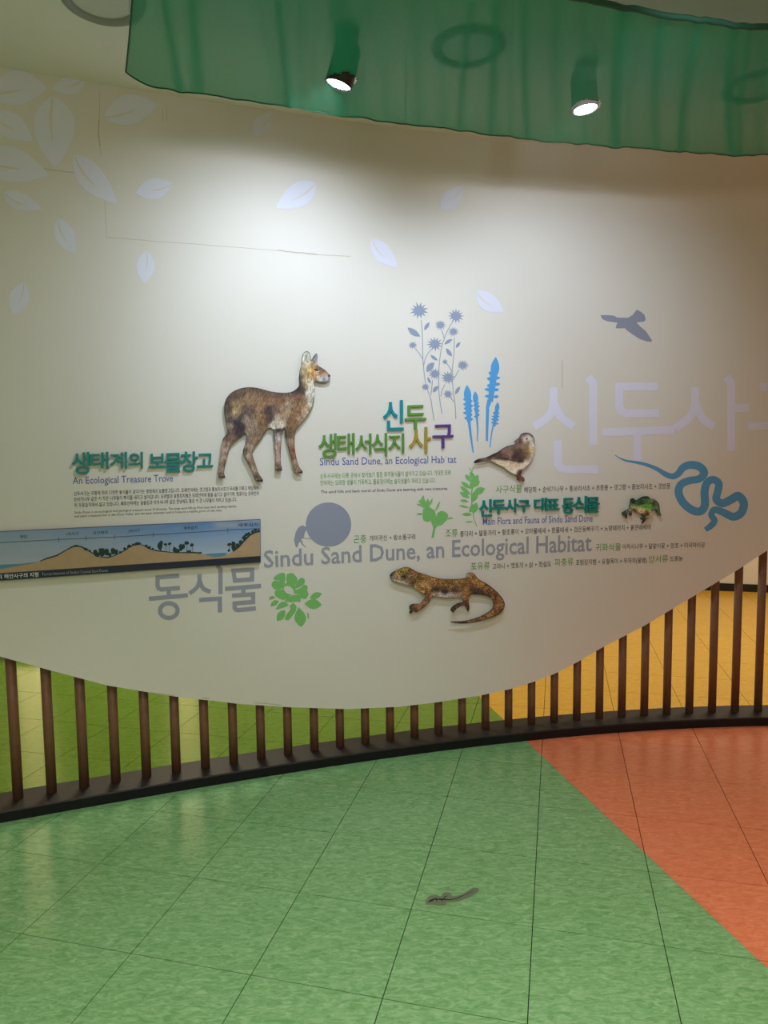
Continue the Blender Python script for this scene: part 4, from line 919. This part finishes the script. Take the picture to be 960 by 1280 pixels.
# sparrow
cutout('bird_cutout', 'flat painted sparrow cutout with brown wing and pale belly', 'cutout', (585, 535, 10.667),
    smoothpts([(80, 462), (100, 432), (160, 407), (240, 392), (330, 350), (400, 318), (460, 275), (530, 240), (605, 222), (640, 205), (618, 182), (640, 160), (685, 128), (700, 92), (740, 66), (800, 62), (850, 86), (880, 130), (892, 200), (890, 280), (878, 370), (838, 450), (790, 510), (735, 552), (715, 600), (702, 632), (738, 655), (757, 688), (742, 720), (705, 700), (652, 690), (658, 660), (632, 622), (590, 610), (520, 562), (470, 520), (380, 480), (290, 436), (200, 452), (112, 468)], 2, True),
    [(760, 85, (70, 56, 56)), (800, 80, (110, 92, 90)), (850, 115, (58, 48, 48)), (878, 160, (55, 46, 48)), (800, 120, (208, 204, 196)), (850, 165, (204, 200, 192)), (752, 140, (190, 182, 172)), (760, 165, (205, 200, 190)), (840, 140, (195, 190, 182)), (712, 145, (92, 62, 52)), (715, 175, (86, 64, 54)), (805, 205, (108, 80, 60)), (770, 190, (120, 98, 78)), (655, 165, (125, 110, 95)), (690, 180, (60, 42, 36)), (850, 220, (196, 190, 176)), (870, 300, (190, 178, 145)), (835, 290, (178, 150, 100)), (860, 380, (185, 172, 145)), (830, 420, (192, 178, 155)), (730, 225, (124, 108, 90)), (770, 270, (118, 98, 76)), (650, 230, (108, 92, 82)), (600, 250, (95, 82, 74)), (560, 280, (112, 95, 84)), (500, 310, (120, 98, 86)), (640, 290, (92, 72, 62)), (640, 340, (58, 42, 42)), (690, 320, (72, 56, 52)), (560, 340, (132, 104, 92)), (500, 370, (105, 80, 66)), (450, 380, (78, 58, 50)), (700, 390, (70, 52, 56)), (620, 400, (52, 38, 42)), (740, 340, (98, 78, 62)), (800, 340, (112, 92, 68)), (760, 400, (82, 62, 50)), (800, 390, (110, 90, 70)), (600, 425, (34, 24, 24)), (520, 408, (38, 28, 28)), (700, 440, (50, 34, 30)), (400, 395, (55, 42, 38)), (400, 360, (70, 56, 50)), (340, 375, (48, 40, 36)), (290, 395, (50, 40, 36)), (250, 410, (105, 88, 68)), (200, 420, (118, 98, 78)), (170, 440, (72, 58, 50)), (120, 450, (36, 28, 28)),
     (340, 445, (170, 152, 130)), (400, 460, (200, 186, 164)), (500, 480, (204, 186, 162)), (600, 520, (208, 180, 160)), (620, 470, (190, 160, 140)), (700, 500, (204, 185, 166)), (620, 580, (214, 200, 184)), (780, 460, (200, 186, 168)), (560, 450, (198, 180, 158)), (690, 600, (66, 40, 36)), (672, 640, (92, 56, 46)), (680, 660, (70, 42, 36)), (730, 685, (104, 62, 50)), (710, 660, (120, 76, 60))],
    [([(785, 143, 28)], (8, 6, 6), 5, 1), ([(780, 138, 4)], (200, 200, 200), 3, .7), ([(690, 186, 12), (700, 184, 10)], (38, 22, 20), 5, .9), ([(640, 160, 5), (640, 180, 5), (665, 188, 4)], (70, 60, 50), 5, .6),
     ([(420, 405, 12), (500, 412, 16), (580, 430, 20), (680, 445, 18), (760, 445, 8)], (26, 18, 18), 8, .85), ([(85, 458, 12), (150, 432, 10), (220, 425, 8)], (30, 22, 22), 7, .8), ([(250, 395, 8), (330, 360, 8), (400, 325, 8), (470, 280, 6), (540, 245, 6)], (38, 32, 30), 7, .75),
     ([(420, 360, 6), (480, 340, 5), (560, 300, 4)], (60, 44, 40), 6, .6), ([(560, 370, 5), (500, 395, 5)], (150, 125, 105), 6, .6), ([(600, 270, 5), (560, 290, 4)], (50, 40, 38), 5, .6), ([(640, 255, 4), (720, 250, 4)], (155, 140, 120), 5, .5), ([(300, 400, 5), (380, 380, 6), (390, 350, 4)], (120, 108, 98), 5, .55), ([(260, 400, 5), (320, 415, 6), (400, 420, 5)], (22, 18, 18), 6, .7),
     ([(705, 90, 8), (760, 68, 8), (840, 84, 8), (880, 140, 6)], (48, 36, 38), 6, .7), ([(890, 220, 5), (886, 330, 5), (840, 450, 5), (740, 550, 5)], (110, 108, 100), 5, .6), ([(300, 440, 5), (400, 490, 5), (480, 528, 6), (560, 590, 6), (630, 618, 5)], (70, 62, 56), 5, .75)],
    (172, 170, 170), step=.45, sig=24, grain=.26, gain=.84, gdir=(.9, .5), gs=.11, spacers=[(480, 400), (780, 320), (640, 520), (250, 415)])

# gecko / lizard
cutout('lizard_cutout', 'flat painted brown speckled lizard cutout with curled tail', 'cutout', (470, 690, 5.333),
    smoothpts([(92, 160), (110, 135), (150, 116), (190, 101), (225, 104), (270, 130), (330, 150), (400, 172), (470, 181), (560, 179), (602, 170), (604, 148), (628, 136), (655, 146), (690, 185), (730, 205), (790, 250), (830, 292), (855, 330), (857, 365), (835, 402), (790, 432), (720, 456), (640, 473), (560, 478), (503, 471), (508, 462), (580, 461), (660, 443), (725, 415), (768, 385), (785, 352), (775, 318), (745, 296), (700, 286), (640, 283), (619, 300), (619, 340), (624, 365), (617, 396), (610, 392), (600, 368), (588, 356), (562, 364), (538, 378), (514, 404), (505, 396), (497, 386), (510, 364), (545, 342), (578, 335), (583, 320), (565, 300), (500, 307), (440, 304), (386, 298), (362, 322), (332, 356), (300, 386), (266, 402), (250, 392), (232, 412), (222, 402), (230, 386), (222, 376), (226, 355), (255, 345), (292, 345), (315, 320), (333, 290), (310, 280), (288, 262), (258, 241), (220, 224), (160, 209), (112, 190)], 2, True),
    [(190, 125, (128, 112, 50)), (160, 130, (105, 92, 48)), (230, 125, (98, 70, 45)), (245, 150, (105, 76, 50)), (215, 140, (85, 68, 42)), (102, 158, (44, 46, 44)), (120, 180, (138, 136, 134)), (150, 195, (150, 146, 144)), (190, 205, (150, 140, 138)), (180, 165, (48, 38, 44)), (140, 160, (120, 96, 60)), (150, 175, (110, 70, 60)), (225, 175, (110, 88, 68)), (230, 200, (95, 75, 60)), (250, 185, (60, 46, 40)), (280, 165, (105, 76, 42)), (320, 175, (112, 82, 42)), (290, 200, (112, 82, 55)), (300, 225, (135, 100, 70)), (340, 215, (150, 118, 78)), (310, 255, (155, 110, 68)), (345, 250, (130, 95, 60)), (285, 245, (140, 108, 72)), (350, 180, (110, 80, 48)), (370, 210, (100, 72, 52)), (345, 285, (95, 58, 40)), (365, 275, (90, 62, 45)),
     (400, 190, (120, 86, 46)), (450, 200, (122, 90, 46)), (520, 200, (118, 92, 50)), (575, 200, (118, 92, 50)), (420, 225, (100, 72, 48)), (480, 225, (105, 80, 52)), (540, 225, (105, 80, 50)), (400, 252, (44, 34, 38)), (460, 256, (50, 38, 42)), (530, 256, (52, 40, 42)), (560, 250, (70, 50, 42)), (390, 285, (135, 125, 118)), (430, 290, (138, 135, 140)), (500, 292, (146, 142, 150)), (550, 288, (130, 122, 115)), (560, 272, (120, 108, 98)),
     (630, 148, (146, 118, 90)), (625, 165, (110, 82, 55)), (655, 162, (84, 56, 32)), (650, 180, (150, 110, 60)), (600, 195, (112, 78, 42)), (620, 215, (105, 72, 38)), (595, 250, (132, 94, 50)), (610, 280, (130, 88, 58)), (580, 275, (125, 85, 45)), (600, 310, (122, 80, 60)), (605, 345, (88, 56, 48)), (640, 235, (85, 58, 45)), (640, 262, (52, 40, 45)), (690, 215, (118, 84, 48)), (730, 235, (112, 76, 42)), (690, 265, (58, 44, 46)), (740, 280, (72, 52, 46)), (770, 260, (105, 75, 48)), (790, 300, (110, 74, 50)), (820, 310, (100, 70, 48)), (830, 355, (118, 84, 56)), (805, 350, (98, 68, 48)), (795, 395, (108, 80, 60)), (820, 395, (70, 50, 40)), (740, 430, (112, 88, 66)), (690, 445, (105, 80, 60)), (620, 462, (88, 62, 54)), (540, 468, (72, 56, 52)),
     (330, 320, (116, 80, 60)), (300, 360, (118, 76, 66)), (270, 372, (110, 72, 62)), (240, 360, (70, 64, 54)), (240, 385, (48, 44, 40)), (545, 352, (66, 58, 50)), (510, 388, (44, 40, 36)), (612, 375, (56, 48, 40)), (575, 345, (72, 54, 46))],
    [([(178, 163, 22), (192, 160, 18)], (52, 40, 48), 6, .7), ([(184, 162, 19)], (6, 5, 8), 3, 1), ([(180, 158, 4)], (150, 155, 165), 3, .7), ([(160, 160, 4), (172, 148, 4), (196, 148, 4), (210, 158, 4)], (150, 128, 105), 3, .7), ([(100, 170, 5), (140, 182, 4), (190, 192, 5), (245, 212, 5)], (40, 28, 28), 4, .85),
     ([(95, 160, 6), (108, 140, 6), (125, 135, 4)], (40, 42, 38), 5, .8), ([(175, 112, 5), (200, 118, 5), (210, 130, 3)], (160, 150, 60), 5, .7), ([(240, 160, 5), (270, 200, 5), (285, 225, 5)], (52, 36, 30), 6, .6), ([(380, 245, 14), (460, 262, 16), (560, 262, 12)], (38, 28, 32), 9, .75), ([(315, 290, 4), (320, 330, 5), (290, 350, 5)], (150, 120, 95), 4, .5), ([(345, 300, 6), (350, 330, 6), (300, 385, 5)], (50, 26, 24), 5, .7),
     ([(625, 255, 10), (690, 275, 12), (760, 305, 8), (785, 345, 6)], (42, 32, 36), 8, .7), ([(615, 160, 3), (630, 145, 4), (650, 152, 3)], (170, 145, 118), 3, .7), ([(640, 160, 6), (660, 172, 6)], (58, 36, 22), 4, .8), ([(600, 180, 5), (650, 190, 5), (680, 198, 3)], (165, 122, 62), 5, .6),
     ([(235, 365, 4), (226, 380, 4)], (22, 20, 18), 3, .9), ([(260, 372, 4), (232, 405, 5)], (22, 18, 16), 3, .9), ([(275, 380, 3), (266, 398, 4)], (22, 18, 16), 3, .9), ([(540, 355, 4), (505, 385, 4)], (25, 20, 20), 3, .8), ([(555, 362, 4), (516, 400, 4)], (25, 20, 20), 3, .8), ([(618, 360, 4), (614, 392, 5)], (25, 22, 20), 3, .9), ([(150, 205, 3), (220, 224, 4)], (85, 82, 78), 3, .6),
     ([(850, 330, 6), (852, 370, 6), (820, 415, 6), (740, 450, 5), (640, 470, 4), (560, 475, 3)], (40, 28, 24), 5, .75), ([(300, 140, 4), (400, 173, 4), (560, 181, 4)], (60, 44, 30), 4, .6), ([(720, 200, 4), (800, 262, 5), (848, 325, 5)], (50, 36, 28), 5, .7)],
    (168, 165, 158), step=.5, sig=15, grain=.95, gdir=(1, 1), gs=.2, gain=.72, spacers=[(200, 160), (470, 230), (620, 240), (815, 350), (300, 230)], blotch=(.66, (205, 165, 105)))

# frog
cutout('frog_cutout', 'small flat painted green frog cutout right of the teal title', 'cutout', (770, 610, 13.714),
    smoothpts([(245, 205), (268, 180), (300, 176), (325, 198), (352, 203), (400, 180), (450, 150), (500, 140), (560, 146), (590, 184), (650, 190), (702, 225), (740, 280), (750, 340), (757, 410), (777, 462), (760, 482), (728, 470), (700, 430), (668, 382), (625, 378), (612, 400), (622, 440), (600, 495), (545, 527), (508, 550), (462, 607), (440, 600), (458, 556), (422, 535), (430, 508), (470, 500), (438, 470), (428, 437), (370, 427), (310, 396), (272, 382), (276, 430), (266, 470), (236, 470), (222, 420), (200, 412), (192, 508), (166, 516), (158, 482), (122, 482), (100, 432), (130, 404), (170, 376), (228, 345), (225, 300), (246, 250)], 2, True),
    [(300, 235, (16, 26, 28)), (265, 215, (30, 45, 40)), (250, 270, (45, 70, 48)), (245, 310, (92, 118, 78)), (300, 325, (132, 145, 105)), (360, 330, (125, 150, 90)), (440, 330, (108, 150, 68)), (320, 280, (50, 90, 55)), (370, 280, (45, 70, 60)), (430, 270, (18, 28, 34)), (370, 215, (42, 78, 52)), (410, 205, (32, 52, 40)), (450, 180, (36, 66, 48)), (520, 165, (30, 50, 38)), (560, 175, (55, 85, 55)), (500, 225, (40, 82, 52)), (450, 240, (30, 60, 50)), (560, 245, (70, 88, 62)), (620, 212, (92, 132, 84)), (580, 300, (72, 130, 50)), (510, 310, (75, 135, 60)), (600, 345, (98, 165, 62)), (540, 355, (105, 160, 70)), (400, 385, (192, 165, 138)), (460, 395, (205, 168, 142)), (340, 385, (105, 74, 55)), (310, 370, (60, 40, 34)), (500, 400, (140, 110, 80)), (640, 245, (40, 48, 50)), (680, 285, (70, 92, 66)), (700, 245, (58, 85, 55)), (735, 330, (58, 90, 54)), (730, 430, (82, 112, 70)), (755, 460, (60, 80, 56)), (690, 395, (28, 40, 32)), (640, 320, (36, 64, 40)), (640, 365, (60, 90, 60)), (680, 330, (120, 130, 105)), (600, 430, (178, 168, 125)), (580, 490, (165, 158, 118)), (540, 515, (120, 125, 90)), (540, 440, (62, 42, 30)), (560, 460, (80, 60, 40)), (500, 440, (60, 62, 45)), (470, 460, (36, 56, 42)), (450, 520, (40, 66, 56)), (490, 525, (28, 34, 36)), (455, 590, (44, 42, 38)), (130, 435, (34, 52, 50)), (165, 450, (52, 72, 66)), (180, 495, (26, 34, 34)), (250, 440, (38, 48, 42)), (200, 375, (98, 116, 84)), (240, 385, (120, 120, 100)), (160, 395, (60, 80, 66))],
    [([(290, 248, 36), (305, 235, 30)], (14, 22, 26), 10, .85), ([(270, 225, 6)], (70, 90, 80), 4, .5), ([(232, 345, 5), (300, 360, 8), (340, 400, 8), (420, 425, 6)], (58, 34, 26), 7, .8), ([(240, 318, 5), (330, 338, 6), (450, 350, 6)], (178, 190, 130), 8, .6), ([(460, 200, 8), (560, 215, 6), (640, 200, 6)], (112, 150, 92), 8, .5), ([(560, 265, 12), (640, 255, 14), (690, 300, 10)], (24, 26, 28), 8, .75), ([(440, 160, 8), (500, 180, 10), (545, 160, 8)], (24, 38, 30), 8, .6), ([(660, 320, 6), (690, 380, 12), (735, 450, 8)], (26, 36, 28), 8, .7),
     ([(110, 420, 8), (150, 430, 8), (175, 500, 10)], (18, 26, 26), 8, .7), ([(245, 400, 6), (255, 455, 8)], (22, 28, 24), 7, .7), ([(520, 400, 10), (560, 450, 16), (520, 480, 8)], (55, 32, 22), 8, .7), ([(500, 510, 7), (450, 600, 8)], (26, 24, 24), 6, .75), ([(600, 400, 7), (608, 450, 8), (570, 500, 6)], (190, 182, 138), 8, .5), ([(640, 200, 5), (700, 245, 5), (738, 320, 5)], (36, 50, 36), 6, .6)],
    (152, 142, 130), step=.38, sig=24, grain=.5, gdir=(1, 1), gs=.09, gain=.7, off=.016, spacers=[(360, 300), (560, 300), (470, 200)])

# ---------------------------------------------------------------- green cloth canopy under the ceiling
ZC = 2.953; KF, KN = .705, 1.60
def cloth_material():
    m = bpy.data.materials.new('green_voile'); m.use_nodes = True; nt = m.node_tree; N = nt.nodes.new; K = nt.links.new
    out = nt.nodes['Material Output']; nt.nodes.remove(nt.nodes['Principled BSDF'])
    df = N('ShaderNodeBsdfDiffuse'); tl = N('ShaderNodeBsdfTranslucent'); tp = N('ShaderNodeBsdfTransparent')
    g = N('ShaderNodeNewGeometry'); n = N('ShaderNodeTexNoise'); n.inputs['Scale'].default_value = 260; K(g.outputs['Position'], n.inputs['Vector'])
    mx = N('ShaderNodeMix'); mx.data_type = 'RGBA'; K(n.outputs['Fac'], mx.inputs['Factor'])
    mx.inputs['A'].default_value = (.035, .31, .175, 1); mx.inputs['B'].default_value = (.06, .43, .26, 1)
    K(mx.outputs['Result'], df.inputs['Color']); K(mx.outputs['Result'], tl.inputs['Color'])
    tp.inputs['Color'].default_value = (1, 1, 1, 1)
    m1 = N('ShaderNodeMixShader'); m1.inputs[0].default_value = .3; K(df.outputs[0], m1.inputs[1]); K(tl.outputs[0], m1.inputs[2])
    m2 = N('ShaderNodeMixShader'); fa_ = N('ShaderNodeVertexColor'); fa_.layer_name = 'Fold'; mr = N('ShaderNodeMapRange'); mr.inputs['To Min'].default_value = .25; mr.inputs['To Max'].default_value = .08; K(fa_.outputs[0], mr.inputs['Value']); K(mr.outputs[0], m2.inputs[0]); K(m1.outputs[0], m2.inputs[1]); K(tp.outputs[0], m2.inputs[2])
    K(m2.outputs[0], out.inputs[0]); return m
M_VOILE = cloth_material()
M_HEM = mat('dark_green_hem', (.012, .075, .04), .7)
folds = [(random.uniform(-1.05, 3.6), random.uniform(.008, .028), random.uniform(.004, .013), random.choice((-1, 1)), random.uniform(-.05, .05)) for _ in range(80)]
def cloth_z(u, t):
    z = .003 * math.sin(u * 7.3 + .5) + .0012 * math.sin(u * 19 + t * 1.3)
    for c, w, a, s, sl in folds:
        e = (u - c - (sl - .36 - .23 * max(-1.2, min(2.2, c))) * t) / w
        if abs(e) < 4: z -= s * a * .22 * math.exp(-e * e / 2)
    return z - .008 * math.sin(math.pi * t)
def fold_d(u, t):
    z = 0.
    for c, w, a, s, sl in folds:
        e = (u - c - (sl - .36 - .23 * max(-1.2, min(2.2, c))) * t) / (w * .8)
        if abs(e) < 4: z += (a / .013) * math.exp(-e * e / 2) * (1 if s > 0 else .4)
    return min(1., z)
UL = -1.165; UR = 3.1
NU_, NT_ = 620, 60
v = []; f = []
for i in range(NU_ + 1):
    for j in range(NT_ + 1):
        t = j / NT_; s = i / NU_
        u = UL + (UR - UL) * s
        if s < .02:   # rounded corner at the wall side
            pass
        k = KF + (KN - KF) * t
        sag = .075 * max(0, 1 - (u - UL) / .12) ** 2 * max(0, 1 - t / .35)
        uu_ = u + .02 * max(0, 1 - (u - UL) / .3) * t
        wob = .003 * math.sin(u * 41) * (t == 0) + .002 * math.sin(u * 67 + 1) * (t == 0)
        p = L(uu_, ZC + cloth_z(u, t), k + sag + wob); v.append(p)
_holes = [onz(423, 107, 2.932) - Vector((-.30, .10, -.93)) * .022, onz(732, 137, 2.932) - Vector((.10, .02, -.98)) * .022]
for i in range(NU_):
    for j in range(NT_):
        q_ = v[i * (NT_ + 1) + j]
        if any(math.hypot(q_.x - h_.x, q_.y - h_.y) < .054 for h_ in _holes): continue
        a = i * (NT_ + 1) + j; f.append((a, a + 1, a + NT_ + 2, a + NT_ + 1))
cloth = pymesh('cloth_canopy', v, f, M_VOILE, smooth=True)
ca = cloth.data.color_attributes.new('Fold', 'FLOAT_COLOR', 'POINT')
for i in range(NU_ + 1):
    for j in range(NT_ + 1):
        q_ = fold_d(UL + (UR - UL) * i / NU_, j / NT_); ca.data[i * (NT_ + 1) + j].color = (q_, q_, q_, 1); tag(cloth, 'sheer dark green cloth stretched under the ceiling in front of the wall', 'cloth')
def hem(name, idx, r=.0035):
    P = [v[i] for i in idx]; hv = []; hf = []; n = 6
    for i, p in enumerate(P):
        d = (P[min(i + 1, len(P) - 1)] - P[max(i - 1, 0)]).normalized(); a = d.cross(Vector((0, 0, 1))).normalized(); b = a.cross(d)
        for k in range(n): hv.append(p + a * r * math.cos(6.283 * k / n) + b * r * math.sin(6.283 * k / n))
    for i in range(len(P) - 1):
        for k in range(n): hf.append((i * n + k, i * n + (k + 1) % n, i * n + n + (k + 1) % n, i * n + n + k))
    pymesh(name, hv, hf, M_HEM, cloth, True)
hem('hem', [i * (NT_ + 1) for i in range(0, NU_ + 1, 2)], .0028)
hem('hem', [i * (NT_ + 1) + NT_ for i in range(0, NU_ + 1, 2)], .009)
hem('hem', list(range(NT_ + 1)), .003)
# thin cords that hold the cloth to the ceiling
M_CORD = mat('white_cord', (.5, .5, .48), .6)
for i in (3, 155, 310, 465, 616):
    for j in (0, NT_):
        p = v[i * (NT_ + 1) + j]; r = .0012
        hv = [(p.x + a * r, p.y + b * r, z) for z in (p.z, CEIL) for a, b in ((-1, -1), (1, -1), (1, 1), (-1, 1))]
        pymesh('cord', hv, [(0, 1, 5, 4), (1, 2, 6, 5), (2, 3, 7, 6), (3, 0, 4, 7)], M_CORD, cloth)

# ---------------------------------------------------------------- spotlights and round ceiling lights
def lathe(name, prof, centre, axis, m, parent=None, n=32, smooth=True):
    ax = Vector(axis).normalized(); a = ax.orthogonal().normalized(); b = ax.cross(a); c = Vector(centre); v = []; f = []
    for r, h in prof:
        for k in range(n):
            t = 2 * math.pi * k / n; v.append(c + ax * h + (a * math.cos(t) + b * math.sin(t)) * max(r, 1e-5))
    for i in range(len(prof) - 1):
        for k in range(n): f.append((i * n + k, i * n + (k + 1) % n, i * n + n + (k + 1) % n, i * n + n + k))
    return pymesh(name, v, f, m, parent, smooth)
def bar(name, p, q_, w, h, m, parent):
    p = Vector(p); q_ = Vector(q_); d = (q_ - p).normalized(); a = d.orthogonal().normalized(); b = d.cross(a)
    v = [x + a * w * i + b * h * j for x in (p, q_) for i, j in ((-1, -1), (1, -1), (1, 1), (-1, 1))]
    return pymesh(name, v, [(3, 2, 1, 0), (4, 5, 6, 7), (0, 1, 5, 4), (1, 2, 6, 5), (2, 3, 7, 6), (3, 0, 4, 7)], m, parent)
M_CAN = mat('black_lamp_can', (.02, .02, .022), .4)
M_CANW = mat('grey_lamp_can', (.35, .35, .35), .45)
M_LENS = mat('lit_lens', (1, 1, 1), .3, emit=(.92, .96, 1), strength=26)
COOL = (.76, .85, 1.0)
def spotlight(lens, axis, mount, can, lab, watts, aim, ang, blend):
    root = empty('spotlight', (mount[0], mount[1], CEIL), lab, 'spotlight', 'spotlights seen through the green cloth')
    A = Vector(axis).normalized(); Lp = Vector(lens); top = Lp - A * .14
    lathe('ceiling_mount', [(0, -.03), (.045, -.03), (.045, 0)], (mount[0], mount[1], CEIL), (0, 0, 1), can, root)
    side = A.cross(Vector((0, 0, 1))); side = side.normalized() if side.length > .05 else Vector((1, 0, 0)); side = Vector((side.x, side.y, 0)).normalized()
    mid = Lp - A * .075; mb = Vector((mount[0], mount[1], CEIL - .03))
    yk = []
    for s in (-1, 1):
        e = mid + side * .053 * s; t_ = mb + side * .05 * s
        yk += [bar('t', t_, e, .006, .003, can, None)]
    yk.append(bar('t', mb - side * .053, mb + side * .053, .003, .006, can, None))
    merge('yoke', yk, root)
    lathe('lamp_body', [(0, 0), (.040, 0), (.047, .012), (.049, .06), (.051, .14), (.045, .14), (.043, .128), (0, .128)], top, A, can, root)
    lathe('lens', [(0, .134), (.0445, .134)], top, A, M_LENS, root)
    l = bpy.data.lights.new('spot_beam', 'SPOT'); l.energy = watts; l.color = COOL; l.spot_size = math.radians(ang); l.spot_blend = blend; l.shadow_soft_size = .04
    o = bpy.data.objects.new('spot_beam', l); COL.objects.link(o); o.location = Lp + A * .01
    o.rotation_euler = Vector(aim).to_track_quat('-Z', 'Y').to_euler()
    o.parent = root; o.matrix_parent_inverse = Matrix.Translation(-root.location)
_l = onz(423, 107, 2.932); _m = onz(434, 38, CEIL)
spotlight(_l, (-.30, .10, -.93), (_m.x, _m.y), M_CAN, 'black tilted spotlight glowing through the green cloth, left one', 50, (-.36, .8, -.80), 124, 1.)
_l = onz(732, 137, 2.932); _m = onz(732, 78, CEIL)
spotlight(_l, (.10, .02, -.98), (_m.x, _m.y), M_CANW, 'spotlight with round glowing lens behind the green cloth, right one', 34, (-.05, .8, -.85), 128, 1.)
M_RING = mat('round_light_trim', (.30, .30, .28), .5)
M_DIFF = mat('unlit_diffuser', (.62, .61, .56), .5)
for (x, y), lab in (((.36, 2.976), 'unlit round recessed ceiling light seen through the green cloth between the two spotlights'), ((1.70, 3.31), 'unlit round recessed ceiling light at the right photo edge, faint through the cloth'), ((-.985, 2.657), 'unlit round recessed ceiling light at the top left, not covered by cloth')):
    root = empty('ceiling_light', (x, y, CEIL), lab, 'ceiling light', 'round recessed ceiling lights')
    lathe('trim_ring', [(.108, 0), (.112, -.012), (.128, -.02), (.142, -.012), (.148, 0)], (x, y, CEIL), (0, 0, 1), M_RING, root, 48)
    lathe('diffuser', [(0, -.003), (.108, -.003)], (x, y, CEIL), (0, 0, 1), M_DIFF, root, 48)

# ---------------------------------------------------------------- lizard sticker on the floor
M_FILM = mat('worn_clear_film', (.115, .15, .095), .45, .4, .15, 60)
M_FILMI = mat('sticker_ink', (.012, .018, .012), .5)
def floorpoly(name, pts, z, m, parent=None, th=0):
    q2 = [onz(a, b, z) for a, b in pts]; tri = tessellate_polygon([q2]); n = len(q2); out = []
    for t in tri:
        a, b, c = [q2[i] for i in t]; out.append(tuple(t) if (b - a).cross(c - a).z > 0 else tuple(t)[::-1])
    return pymesh(name, q2, out, m, parent)
C = lambda p: cr(520, 1100, 10.667, p)
film = floorpoly('floor_sticker', smoothpts(C([(125, 300), (150, 245), (180, 210), (260, 200), (335, 215), (350, 180), (400, 160), (460, 170), (485, 215), (560, 205), (640, 175), (700, 135), (760, 102), (830, 108), (838, 140), (780, 195), (680, 240), (580, 280), (480, 295), (415, 295), (400, 330), (300, 340), (240, 325), (150, 325)]), 3, True), .0006, M_FILM)
tag(film, 'worn translucent sticker of a small lizard on the green floor tiles', 'floor sticker')
def floorstroke(lines, z):
    V_ = []; F_ = []
    for pts in lines:
        l, r = ribbon(pts); n = len(l); b = len(V_)
        V_ += [onz(a, c, z) for a, c in l] + [onz(a, c, z) for a, c in r]
        F_ += [(b + i, b + i + 1, b + n + i + 1, b + n + i) for i in range(n - 1)]
    return pymesh('printed_lizard', V_, F_, M_FILMI, film)
def sc(p): return [(a, b, w / 10.667) for a, b, w in cr(520, 1100, 10.667, p)]
floorstroke([smoothpts(sc([(168, 292, 4), (185, 280, 22), (215, 268, 26), (245, 254, 16), (280, 254, 14), (330, 256, 20), (380, 258, 16), (430, 262, 12), (500, 254, 10), (580, 228, 9), (660, 195, 7), (720, 165, 6), (775, 132, 3)]), 3), sc([(262, 236, 12), (275, 265, 12), (277, 292, 8)]), sc([(375, 255, 12), (385, 225, 12), (415, 215, 7)]), sc([(345, 262, 10), (352, 292, 7)])], .0011)
